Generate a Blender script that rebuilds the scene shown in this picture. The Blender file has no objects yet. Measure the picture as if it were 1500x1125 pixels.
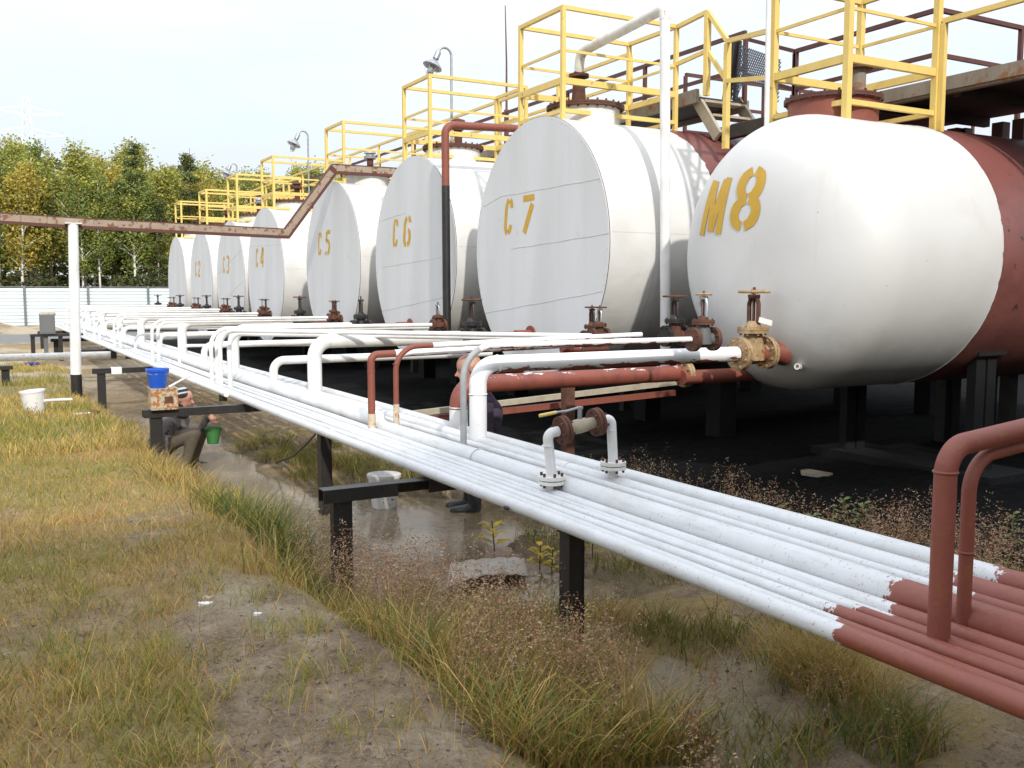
import bpy, bmesh, math, random
import numpy as np
from mathutils import Vector, Matrix
random.seed(7); rng = np.random.default_rng(11)
S = bpy.context.scene
COL = S.collection
R = math.radians
V = Vector
# ------------------------------------------------------------------ camera
# world: +X = along the tank axes, +Y = along the tank row (into the distance), camera at the origin
FPX, YAW, PITCH = 1400.0, R(29.4), R(5.46)
FW = V((math.sin(YAW)*math.cos(PITCH), math.cos(YAW)*math.cos(PITCH), -math.sin(PITCH)))
RT = V((math.cos(YAW), -math.sin(YAW), 0)); UP = RT.cross(FW)
cam = bpy.data.cameras.new('camera'); cam.sensor_width = 36; cam.lens = 36*FPX/1500
cam.clip_start = .05; cam.clip_end = 2000
camo = bpy.data.objects.new('camera', cam); COL.objects.link(camo)
camo.matrix_world = Matrix((RT, UP, -FW)).transposed().to_4x4()
S.camera = camo
def P(u, v, X=None, Y=None, z=None):
    """world point on a plane X=, Y= or z= seen at photo pixel (u, v)"""
    r = FW + RT*((u-750)/FPX) - UP*((v-562.5)/FPX)
    t = X/r.x if X is not None else Y/r.y if Y is not None else z/r.z
    return r*t

# ------------------------------------------------------------------ materials
def new_mat(name):
    m = bpy.data.materials.new(name); m.use_nodes = True
    nt = m.node_tree; nt.nodes.clear()
    o = nt.nodes.new('ShaderNodeOutputMaterial'); b = nt.nodes.new('ShaderNodeBsdfPrincipled')
    nt.links.new(b.outputs[0], o.inputs[0])
    return m, nt, b
class N:
    def __init__(s, nt): s.nt = nt
    def __call__(s, t, **kw):
        n = s.nt.nodes.new(t)
        for k, v in kw.items(): setattr(n, k, v)
        return n
    def l(s, a, b): s.nt.links.new(a, b)
    def coord(s, kind='Object'):
        if kind == 'Position': return s('ShaderNodeNewGeometry').outputs['Position']
        return s('ShaderNodeTexCoord').outputs[kind]
    def noise(s, vec, scale, detail=4, rough=.55, dist=0):
        n = s('ShaderNodeTexNoise'); n.inputs['Scale'].default_value = scale; n.inputs['Detail'].default_value = detail
        n.inputs['Roughness'].default_value = rough; n.inputs['Distortion'].default_value = dist
        s.l(vec, n.inputs['Vector']); return n.outputs['Fac']
    def ramp(s, fac, lo, hi):
        n = s('ShaderNodeMapRange'); n.inputs[1].default_value = lo; n.inputs[2].default_value = hi; n.clamp = True
        s.l(fac, n.inputs[0]); return n.outputs[0]
    def mix(s, fac, a, b):
        n = s('ShaderNodeMix', data_type='RGBA')
        for sock, v in ((n.inputs[0], fac), (n.inputs[6], a), (n.inputs[7], b)):
            if hasattr(v, 'is_linked') or hasattr(v, 'node'): s.l(v, sock)
            else: sock.default_value = v if isinstance(v, (int, float)) else (*v, 1)
        return n.outputs[2]
    def math(s, op, a, b=0):
        n = s('ShaderNodeMath', operation=op)
        for i, v in enumerate((a, b)):
            if hasattr(v, 'node'): s.l(v, n.inputs[i])
            else: n.inputs[i].default_value = v
        return n.outputs[0]
    def sep(s, v):
        n = s('ShaderNodeSeparateXYZ'); s.l(v, n.inputs[0]); return n.outputs
    def scalev(s, v, sc):
        n = s('ShaderNodeMapping'); n.inputs['Scale'].default_value = sc; s.l(v, n.inputs[0]); return n.outputs[0]
    def bump(s, h, b, strength=.3, dist=.02):
        n = s('ShaderNodeBump'); n.inputs['Strength'].default_value = strength; n.inputs['Distance'].default_value = dist
        s.l(h, n.inputs['Height']); s.l(n.outputs[0], b.inputs['Normal'])
def paint(name, base, dirt, rust=None, sc=3.0, lo=.45, hi=.75, rlo=.6, rhi=.68, rough=.5, metal=0, bump=.1, rsc=None, streak=False):
    m, nt, b = new_mat(name); n = N(nt); c = n.coord()
    v = n.scalev(c, (1, 1, .18)) if streak else c
    col = n.mix(n.ramp(n.noise(v, sc, 6), lo, hi), base, dirt)
    if rust: col = n.mix(n.ramp(n.noise(c, rsc or sc*2.3, 8, .65), rlo, rhi), col, rust)
    n.l(col, b.inputs['Base Color']); b.inputs['Roughness'].default_value = rough; b.inputs['Metallic'].default_value = metal
    if bump: n.bump(n.noise(c, sc*9, 5), b, bump, .01)
    return m
WHITE = (.80, .805, .80); PRIMER = (.235, .066, .044); RUSTC = (.30, .12, .05)
M = {}
M['white'] = paint('white_paint', WHITE, (.60, .58, .53), (.42, .29, .18), 4, .42, .8, .67, .74, bump=.12)
M['white_old'] = paint('old_white_paint', (.74, .73, .69), (.5, .46, .4), (.25, .13, .07), 6, .45, .8, .62, .7, bump=.2)
M['primer'] = paint('red_primer', PRIMER, (.19, .055, .034), (.24, .09, .03), 7, .4, .8, .57, .66, rough=.6, bump=.2)
M['rust'] = paint('rusty_iron', (.085, .034, .022), (.14, .058, .032), (.05, .025, .02), 14, .35, .7, .55, .7, rough=.85, bump=.5)
M['ochre'] = paint('rusty_ochre_paint', (.30, .175, .07), (.45, .34, .2), (.13, .055, .03), 12, .35, .7, .55, .65, rough=.7, bump=.3)
M['black'] = paint('black_bitumen_steel', (.014, .013, .013), (.03, .026, .024), (.05, .03, .022), 7, .4, .8, .62, .75, rough=.45, bump=.3)
M['yellow'] = paint('yellow_paint', (.74, .545, .165), (.64, .45, .12), (.26, .12, .05), 6, .45, .85, .665, .70, rough=.5, bump=.1)
M['yellow_number'] = paint('yellow_stencil_paint', (.60, .36, .035), (.52, .30, .03), (.7, .6, .35), 7, .4, .8, .78, .82, rough=.55, bump=0)
M['brown'] = paint('brown_red_paint', (.11, .035, .026), (.07, .026, .022), (.2, .08, .04), 5, .4, .8, .64, .72, rough=.6, bump=.1)
M['tray'] = paint('beige_tray_paint', (.33, .26, .195), (.26, .19, .135), (.17, .07, .04), 4, .4, .8, .53, .60, rough=.6, bump=.1)
M['tray_rust'] = paint('brown_tray_paint', (.10, .032, .022), (.08, .028, .02), (.18, .08, .045), 3, .4, .8, .64, .7, rough=.7, bump=.1)
M['head'] = paint('tank_head_paint', (.69, .70, .71), (.58, .585, .58), (.50, .45, .38), 1.5, .36, .75, .64, .85, rough=.5, bump=.10, streak=True)
M['seam'] = paint('seam_grime', (.45, .43, .41), (.62, .6, .58), None, 8, .4, .7, rough=.8, bump=0)
M['foot'] = paint('cream_pipe_foot', (.56, .48, .36), (.42, .34, .24), (.34, .15, .06), 8, .4, .75, .55, .63, rough=.7, bump=.2)
M['grey_pipe'] = paint('grey_pipe_paint', (.36, .37, .37), (.28, .28, .28), None, 8, rough=.5)
M['crumb'] = paint('soil_crumbs', (.22, .165, .12), (.10, .075, .055), (.42, .35, .27), 30, .35, .6, .55, .6, rough=.95, bump=.3)
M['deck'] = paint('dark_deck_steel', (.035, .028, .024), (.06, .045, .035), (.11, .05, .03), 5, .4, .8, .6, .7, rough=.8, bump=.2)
M['deck_edge'] = paint('weathered_grey_steel', (.27, .235, .19), (.14, .12, .095), (.24, .11, .05), 3, .4, .75, .54, .64, rough=.8, bump=.3, streak=True)
M['concrete'] = paint('tarred_concrete', (.010, .0098, .0095), (.006, .0058, .0056), (.024, .022, .02), 3, .35, .7, .6, .75, rough=.9, bump=.4)  # concrete coloured near black to stand for the shade below the tanks
M['grey_metal'] = paint('grey_cabinet_paint', (.13, .135, .14), (.11, .112, .115), None, 3, rough=.5)
M['galv'] = paint('galvanised_steel', (.42, .43, .45), (.3, .31, .32), None, 20, .4, .7, rough=.4, metal=.6, bump=0)
M['blue'] = paint('blue_plastic', (.015, .10, .55), (.012, .08, .45), WHITE, 5, .3, .8, .655, .665, rough=.35, bump=0, rsc=13)
M['green'] = paint('green_plastic', (.05, .20, .055), (.07, .17, .07), (.5, .55, .5), 8, .4, .8, .66, .68, rough=.4, bump=0)
M['bucket'] = paint('white_plastic', (.78, .78, .77), (.68, .67, .64), (.35, .3, .24), 5, .45, .9, .7, .76, rough=.35, bump=0)
M['label_ink'] = paint('dark_label_ink', (.05, .055, .07), (.12, .12, .14), None, 20, rough=.6, bump=0)
M['can'] = paint('rusty_can_paint', (.42, .38, .27), (.5, .45, .33), (.36, .13, .035), 9, .4, .7, .47, .54, rough=.7, bump=.2)
M['fence'] = paint('pale_fence_sheet', (.66, .74, .76), (.60, .68, .71), None, .6, rough=.4, bump=0)
M['fence_post'] = paint('grey_fence_post', (.14, .16, .17), (.2, .2, .2), None, 2, rough=.6)
M['bark'] = paint('birch_bark', (.78, .75, .68), (.62, .58, .5), (.06, .05, .04), 1.6, .4, .7, .58, .64, rough=.9, bump=.2, rsc=3)
M['bark_dark'] = paint('brown_bark', (.10, .075, .05), (.06, .045, .03), None, 3, rough=.95, bump=.3)
M['wood'] = paint('weathered_plank', (.42, .37, .28), (.33, .28, .2), (.16, .1, .07), 8, .4, .7, .64, .72, rough=.85, bump=.2)
M['skin'] = paint('skin', (.50, .26, .185), (.44, .21, .145), None, 25, rough=.55, bump=0)
M['jacket'] = paint('grey_jacket_cloth', (.10, .085, .08), (.145, .125, .118), (.025, .022, .022), 7, .4, .7, .56, .6, rough=.9, bump=.3)
M['dark_cloth'] = paint('dark_cloth', (.02, .02, .022), (.035, .034, .036), None, 15, rough=.95, bump=.2)
M['olive'] = paint('olive_trousers', (.12, .10, .07), (.09, .075, .055), None, 9, rough=.95, bump=.3)
M['purple'] = paint('dull_purple_cloth', (.06, .045, .075), (.04, .03, .05), None, 9, rough=.95, bump=.3)
M['rubber'] = paint('black_rubber', (.02, .021, .025), (.04, .04, .045), None, 9, rough=.35, bump=.05)
M['knit_light'] = paint('light_knit', (.45, .46, .48), (.3, .31, .34), None, 40, rough=.95, bump=.3)
M['eye'] = paint('eye_dark', (.02, .015, .012), (.02, .015, .012), None, 5, rough=.2, bump=0)
M['hair'] = paint('stubble_hair', (.16, .10, .075), (.12, .08, .06), None, 60, rough=.9, bump=.2)
M['glass'] = paint('dusty_glass', (.35, .37, .38), (.3, .31, .32), None, 20, rough=.15, metal=.3, bump=0)
M['rag'] = paint('blue_cloth', (.02, .035, .2), (.03, .05, .28), None, 12, rough=.9, bump=.3)
M['sheet'] = paint('old_metal_sheet', (.56, .51, .46), (.46, .41, .36), (.3, .18, .1), 6, .4, .7, .58, .7, rough=.7, bump=.2)
M['stem'] = paint('plant_stem', (.12, .10, .03), (.16, .09, .03), None, 12, rough=.8, bump=0)
M['cable'] = paint('black_cable', (.02, .02, .02), (.03, .03, .03), None, 12, rough=.6, bump=0)
M['roof'] = paint('grey_roof_sheet', (.2, .21, .22), (.15, .15, .15), None, 1, rough=.6)
M['wall_sheet'] = paint('pale_wall_sheet', (.55, .55, .53), (.48, .48, .46), None, .6, rough=.7)

def leaf_mat(name):
    m, nt, b = new_mat(name); n = N(nt)
    a = n('ShaderNodeAttribute'); a.attribute_name = 'Col'
    n.l(a.outputs['Color'], b.inputs['Base Color']); b.inputs['Roughness'].default_value = .65
    tr = n('ShaderNodeBsdfTranslucent'); n.l(a.outputs['Color'], tr.inputs[0])
    mx = n('ShaderNodeMixShader'); mx.inputs[0].default_value = .3
    n.l(b.outputs[0], mx.inputs[1]); n.l(tr.outputs[0], mx.inputs[2])
    out = [x for x in nt.nodes if x.type == 'OUTPUT_MATERIAL'][0]; n.l(mx.outputs[0], out.inputs[0])
    return m
M['leaf'] = leaf_mat('leaves'); M['grass'] = leaf_mat('grass_blades')

def half_pipe(name, y0, seed):
    """white paint that stops at a ragged edge at world y0; primer with rust beyond"""
    m, nt, b = new_mat(name); n = N(nt); p = n.coord('Position'); off = n('ShaderNodeVectorMath', operation='ADD')
    n.l(p, off.inputs[0]); off.inputs[1].default_value = (seed*3.1, seed*1.7, 0); p2 = off.outputs[0]
    y = n.sep(p)[1]
    jag = n.math('MULTIPLY', n.math('SUBTRACT', n.noise(p2, 22, 6, .7), .5), .30)
    f = n.math('GREATER_THAN', n.math('ADD', y, jag), y0)
    spots = n.ramp(n.noise(p2, 45, 6, .7), .60, .64)
    near = n.ramp(y, y0+.45, y0+.0)
    wh = n.mix(n.ramp(n.noise(p2, 5, 6), .45, .85), (.63, .635, .635), (.53, .52, .49))
    wh = n.mix(n.ramp(n.noise(p2, 60, 3), .64, .72), wh, (.36, .34, .31)); wh = n.mix(n.math('MULTIPLY', n.ramp(n.noise(n.scalev(p2, (1, .12, 1)), 40, 4), .55, .7), .35), wh, (.40, .39, .37))
    wh = n.mix(n.math('MULTIPLY', spots, near), wh, RUSTC)
    rd = n.mix(n.ramp(n.noise(p2, 9, 8, .65), .5, .72), PRIMER, (.20, .056, .034))
    rd = n.mix(n.ramp(n.noise(p2, 26, 8, .7), .57, .63), rd, (.24, .085, .03))
    n.l(n.mix(f, rd, wh), b.inputs['Base Color']); b.inputs['Roughness'].default_value = .5
    n.bump(n.noise(p2, 40, 5), b, .2, .012); return m
def patchy_red(name, lo=.48, top=.2):
    """red primer with white overspray lying on the upper side"""
    m, nt, b = new_mat(name); n = N(nt); c = n.coord()
    nz = n.sep(n('ShaderNodeNewGeometry').outputs['Normal'])[2]
    w = n.math('ADD', n.noise(n.scalev(c, (1, 3, 3)), 5, 6, .65), n.math('MULTIPLY', nz, top))
    f = n.ramp(w, lo+.17, lo+.19)
    n.l(n.mix(f, n.mix(n.ramp(n.noise(c, 9, 6), .5, .75), PRIMER, (.15, .045, .04)), WHITE), b.inputs['Base Color'])
    b.inputs['Roughness'].default_value = .5; return m
M['patchy'] = patchy_red('half_painted_pipe')
M['patchy_red'] = patchy_red('mostly_primer_pipe', .60, .22)
M['patchy_white'] = patchy_red('mostly_white_pipe', .13, .30)
def tank_shell(name, red_x=None):
    """white sheet cladding, horizontal and ring seams, soot and run-off stains; red primer beyond local x=red_x"""
    m, nt, b = new_mat(name); n = N(nt); c = n.coord(); x, y, z = n.sep(c)
    col = n.mix(n.ramp(n.noise(c, 1.2, 6), .45, .85), (.67, .665, .645), (.56, .545, .505))
    col = n.mix(n.math('MULTIPLY', n.ramp(n.noise(n.scalev(c, (5, 1, .35)), 1.0, 7, .6), .55, .8), .5), col, (.48, .42, .33))
    wav = n.math('ABSOLUTE', n.math('SUBTRACT', n.math('FRACT', n.math('DIVIDE', n.math('ADD', x, 10), 1.42)), .5))
    ring = n.math('LESS_THAN', wav, .004)
    for zz in (.12,):
        hz = n.math('LESS_THAN', n.math('ABSOLUTE', n.math('SUBTRACT', z, zz)), .006); ring = n.math('MAXIMUM', ring, hz)
    col = n.mix(n.math('MULTIPLY', ring, .3), col, (.28, .26, .23))
    # soot splashed up from the valves, ragged upper edge
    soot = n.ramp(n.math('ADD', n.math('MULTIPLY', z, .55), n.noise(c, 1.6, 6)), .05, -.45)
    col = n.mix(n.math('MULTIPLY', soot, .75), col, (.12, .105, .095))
    if red_x is not None:
        e = n.math('ADD', x, n.math('MULTIPLY', n.noise(c, 6, 6), .12))
        rr = n.mix(n.ramp(n.noise(c, 2.5, 7), .45, .75), (.20, .07, .06), (.12, .047, .04))
        rr = n.mix(n.ramp(n.noise(c, 14, 7), .64, .7), rr, (.06, .03, .025))
        col = n.mix(n.math('GREATER_THAN', e, red_x), col, rr)
    n.l(col, b.inputs['Base Color']); b.inputs['Roughness'].default_value = .42
    n.bump(n.noise(n.scalev(c, (1, 1, 1)), 1.6, 4), b, .18, .12); return m
M['shell'] = tank_shell('tank_shell'); M['shell_c7'] = tank_shell('tank_shell_half_red', 1.72)
def m8_mat():
    m, nt, b = new_mat('domed_tank_paint'); n = N(nt); c = n.coord(); x, y, z = n.sep(c)
    col = n.mix(n.ramp(n.noise(c, 1.4, 6), .45, .85), (.665, .66, .645), (.585, .575, .55))
    col = n.mix(n.math('MULTIPLY', n.ramp(n.noise(n.scalev(c, (1, 3, .4)), 1.4, 7, .6), .58, .8), .45), col, (.5, .46, .38))
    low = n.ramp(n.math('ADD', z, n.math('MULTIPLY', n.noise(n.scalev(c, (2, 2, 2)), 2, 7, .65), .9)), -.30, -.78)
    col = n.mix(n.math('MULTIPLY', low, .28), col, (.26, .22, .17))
    col = n.mix(n.ramp(n.noise(c, 26, 3), .74, .77), col, (.3, .2, .12))
    e = n.math('ADD', x, n.math('MULTIPLY', n.noise(c, 7, 5), .05))
    rr = n.mix(n.ramp(n.noise(c, 2.5, 7), .45, .75), (.22, .078, .066), (.13, .05, .043))
    rr = n.mix(n.ramp(n.noise(c, 12, 7), .64, .7), rr, (.06, .03, .025))
    col = n.mix(n.math('GREATER_THAN', e, 1.93), col, rr)
    n.l(col, b.inputs['Base Color']); b.inputs['Roughness'].default_value = .42
    n.bump(n.noise(c, 1.5, 5), b, .06, .06); return m
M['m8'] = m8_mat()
def mesh_mat():
    m, nt, b = new_mat('expanded_mesh'); n = N(nt)
    b.inputs['Base Color'].default_value = (.09, .10, .13, 1); b.inputs['Roughness'].default_value = .6; return m
M['mesh'] = mesh_mat()

# ------------------------------------------------------------------ mesh builder
def fillet(pts, r, n=7):
    pts = [V(p) for p in pts]; out = [pts[0]]
    for i in range(1, len(pts)-1):
        a, b, c = pts[i-1], pts[i], pts[i+1]; u = (a-b).normalized(); w = (c-b).normalized()
        ang = u.angle(w); rr = r[i-1] if isinstance(r, (list, tuple)) else r
        t = min(rr/math.tan(ang/2), (a-b).length*.49, (c-b).length*.49); rr = t*math.tan(ang/2)
        cen = b+(u+w).normalized()*(rr/math.sin(ang/2)); s, e = b+u*t-cen, b+w*t-cen
        tot = s.angle(e)
        for k in range(n+1):
            f = k/n; out.append(cen+(s*math.sin((1-f)*tot)+e*math.sin(f*tot))/math.sin(tot))
    out.append(pts[-1]); return out
class MB:
    def __init__(s): s.v, s.f, s.mi, s.m = [], [], [], 0
    def add(s, vs, fs):
        o = len(s.v); s.v += [tuple(p) for p in vs]; s.f += [tuple(i+o for i in q) for q in fs]; s.mi += [s.m]*len(fs); return s
    def tube(s, pts, r, n=14, cap=True, rads=None):
        pts = [V(p) for p in pts]; vs, fs = [], []; prev = None
        for i, p in enumerate(pts):
            d = (pts[min(i+1, len(pts)-1)]-pts[max(i-1, 0)]).normalized()
            if prev is None: a = d.orthogonal().normalized()
            else:
                a = (prev-d*prev.dot(d)).normalized()
            prev = a; b = d.cross(a); rr = rads[i] if rads else r
            vs += [p+(a*math.cos(2*math.pi*k/n)+b*math.sin(2*math.pi*k/n))*rr for k in range(n)]
        for i in range(len(pts)-1):
            for k in range(n):
                q = (k+1) % n; fs.append((i*n+k, i*n+q, (i+1)*n+q, (i+1)*n+k))
        if cap: fs.append(tuple(range(n))[::-1]); fs.append(tuple((len(pts)-1)*n+k for k in range(n)))
        return s.add(vs, fs)
    def cyl(s, a, b, r, r2=None, n=20): return s.tube([a, b], r, n, True, [r, r if r2 is None else r2])
    def beam(s, a, b, w, h, up=(0, 0, 1)):
        a, b = V(a), V(b); d = (b-a).normalized(); up = V(up)
        if abs(d.dot(up)) > .99: up = V((0, 1, 0))
        x = d.cross(up).normalized()*(w/2); y = x.cross(d).normalized()*(h/2)
        vs = [a-x-y, a+x-y, a+x+y, a-x+y, b-x-y, b+x-y, b+x+y, b-x+y]
        return s.add(vs, [(0, 3, 2, 1), (4, 5, 6, 7), (0, 1, 5, 4), (1, 2, 6, 5), (2, 3, 7, 6), (3, 0, 4, 7)])
    def box(s, lo, hi):
        x0, y0, z0 = lo; x1, y1, z1 = hi
        vs = [(x0, y0, z0), (x1, y0, z0), (x1, y1, z0), (x0, y1, z0), (x0, y0, z1), (x1, y0, z1), (x1, y1, z1), (x0, y1, z1)]
        return s.add(vs, [(0, 3, 2, 1), (4, 5, 6, 7), (0, 1, 5, 4), (1, 2, 6, 5), (2, 3, 7, 6), (3, 0, 4, 7)])
    def lathe(s, prof, o, axis=(0, 0, 1), n=28, cap=True):
        """prof: (radius, distance along axis)"""
        o = V(o); d = V(axis).normalized(); a = d.orthogonal().normalized(); b = d.cross(a); vs, fs = [], []
        for r, t in prof: vs += [o+d*t+(a*math.cos(2*math.pi*k/n)+b*math.sin(2*math.pi*k/n))*max(r, 1e-4) for k in range(n)]
        for i in range(len(prof)-1):
            for k in range(n):
                q = (k+1) % n; fs.append((i*n+k, i*n+q, (i+1)*n+q, (i+1)*n+k))
        if cap: fs.append(tuple(range(n))[::-1]); fs.append(tuple((len(prof)-1)*n+k for k in range(n)))
        return s.add(vs, fs)
    def torus(s, o, axis, R_, r, n=28, k=8):
        o = V(o); d = V(axis).normalized(); a = d.orthogonal().normalized(); b = d.cross(a); vs, fs = [], []
        for i in range(n):
            t = 2*math.pi*i/n; e = a*math.cos(t)+b*math.sin(t)
            vs += [o+e*(R_+r*math.cos(2*math.pi*j/k))+d*r*math.sin(2*math.pi*j/k) for j in range(k)]
        for i in range(n):
            for j in range(k): fs.append((i*k+j, ((i+1) % n)*k+j, ((i+1) % n)*k+(j+1) % k, i*k+(j+1) % k))
        return s.add(vs, fs)
    def ball(s, o, r, n=12):
        r = r if isinstance(r, (tuple, list)) else (r, r, r); vs, fs = [], []; m = n//2+1; o = V(o)
        for i in range(m+1):
            t = math.pi*i/m
            vs += [o+V((r[0]*max(math.sin(t), 1e-3)*math.cos(2*math.pi*k/n), r[1]*max(math.sin(t), 1e-3)*math.sin(2*math.pi*k/n), r[2]*math.cos(t))) for k in range(n)]
        for i in range(m):
            for k in range(n):
                q = (k+1) % n; fs.append((i*n+k, (i+1)*n+k, (i+1)*n+q, i*n+q))
        return s.add(vs, fs)
    def build(s, name, mats, parent=None, angle=38, loc=None, jitter=0):
        me = bpy.data.meshes.new(name); vs = np.array(s.v, float)
        base = V((0, 0, 0)); pw = V((0, 0, 0))
        if parent is not None:
            q = parent
            while q is not None: pw += q.location; q = q.parent
            base = pw.copy()
        else:
            base = V(loc) if loc is not None else V(((vs[:, 0].min()+vs[:, 0].max())/2, (vs[:, 1].min()+vs[:, 1].max())/2, vs[:, 2].min()))
        me.from_pydata([tuple(p) for p in vs-np.array(base)], [], s.f)
        for m in (mats if isinstance(mats, (list, tuple)) else [mats]): me.materials.append(m)
        me.polygons.foreach_set('material_index', s.mi)
        me.validate(); me.update()
        bm = bmesh.new(); bm.from_mesh(me); bmesh.ops.recalc_face_normals(bm, faces=bm.faces); bm.to_mesh(me); bm.free()
        me.polygons.foreach_set('use_smooth', [True]*len(me.polygons)); me.set_sharp_from_angle(angle=R(angle))
        o = bpy.data.objects.new(name, me); COL.objects.link(o)
        if parent is not None: o.parent = parent
        else: o.location = base
        return o
def tag(o, label=None, cat=None, group=None, kind=None):
    if label: o['label'] = label
    if cat: o['category'] = cat
    if group: o['group'] = group
    if kind: o['kind'] = kind
    return o
def thing(name, loc, label, cat, group=None):
    o = bpy.data.objects.new(name, None); o.empty_display_size = .1; COL.objects.link(o); o.location = loc
    return tag(o, label, cat, group)
def copy_tree(o, loc=None, label=None, parent=None):
    c = o.copy(); COL.objects.link(c)
    if parent is not None: c.parent = parent
    if loc is not None: c.location = loc
    if label: c['label'] = label
    for ch in list(o.children): copy_tree(ch, parent=c)
    return c

# ------------------------------------------------------------------ ground
def vnoise(x, y, f, seed=0):
    x = np.asarray(x, float)*f+seed*17.3; y = np.asarray(y, float)*f+seed*9.1
    xi = np.floor(x).astype(np.int64); yi = np.floor(y).astype(np.int64); u = x-xi; w = y-yi
    u = u*u*(3-2*u); w = w*w*(3-2*w)
    def h(a, b):
        n = (a*374761393+b*668265263+seed*1442695) & 0x7fffffff; n = ((n ^ (n >> 13))*1274126177) & 0x7fffffff
        return ((n ^ (n >> 16)) & 0xffff)/65535.
    return (h(xi, yi)*(1-u)+h(xi+1, yi)*u)*(1-w)+(h(xi, yi+1)*(1-u)+h(xi+1, yi+1)*u)*w
def fbm(x, y, f, oct=4, seed=0):
    return sum(vnoise(x, y, f*2**k, seed+k)*.5**k for k in range(oct))/sum(.5**k for k in range(oct))
def sst(x, a, b):
    t = np.clip((x-a)/(b-a), 0, 1); return t*t*(3-2*t)
def edge_x(Y): return 1.38+.22*(fbm(0*Y+3.3, Y, .5, 3, 5)-.5)+.10*sst(Y, 4.6, 3.2)+.25*sst(Y, 14, 30)
WATER = -1.958
def ground(X, Y):
    X = np.asarray(X, float); Y = np.asarray(Y, float)
    left = -1.60-.012*np.clip(Y-4, 0, 13)-.006*np.clip(Y-17, 0, 14)-.05*sst(X, -1, -6)
    left = left+.05*np.exp(-((X-1.1)/.5)**2-((Y-4.3)/1.3)**2)
    floor = -2.0+.10*sst(Y, 13, 19)+.17*sst(Y, 5.1, 4.5)
    right = -1.90+.10*sst(Y, 5.0, 4.0)*sst(X, 2.35, 2.9)+.03*sst(X, 6, 9)
    e = edge_x(Y); z = left+(floor-left)*sst(X, e, e+.62)
    xr = 2.45+.5*(fbm(0*Y+1.7, Y, .9, 3, 9)-.5)+1.35*np.exp(-((Y-7.5)/1.0)**4)+.75*np.exp(-((Y-5.7)/.9)**4)-.35*sst(Y, 5.0, 4.3)
    z = z+(right-z)*sst(X, xr, xr+.7)
    far = sst(Y, 22, 32); z = z*(1-far)+(-1.79)*far
    # earth bund behind the tanks and a spoil heap by the fence
    z = z+2.6*sst(X, 19, 23)*sst(Y, 60, 50)
    z = z+.5*np.exp(-((X-.3)/1.6)**2-((Y-52)/1.6)**2)
    a = sst(Y, 40, 6)*.7+.3
    z = z+a*(.11*(fbm(X, Y, .9, 3, 1)-.5)+.05*(fbm(X, Y, 4, 3, 2)-.5)+.034*(fbm(X, Y, 17, 3, 3)-.5))+.10*a*(fbm(X, Y, 1.7, 3, 4)-.5)*sst(X, 1.9, 2.4)*sst(X, 6, 5)
    return z
def axis(segs):
    out = []
    for a, b, n in segs: out += list(np.linspace(a, b, n, endpoint=False))
    return np.array(out+[segs[-1][1]])
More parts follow.
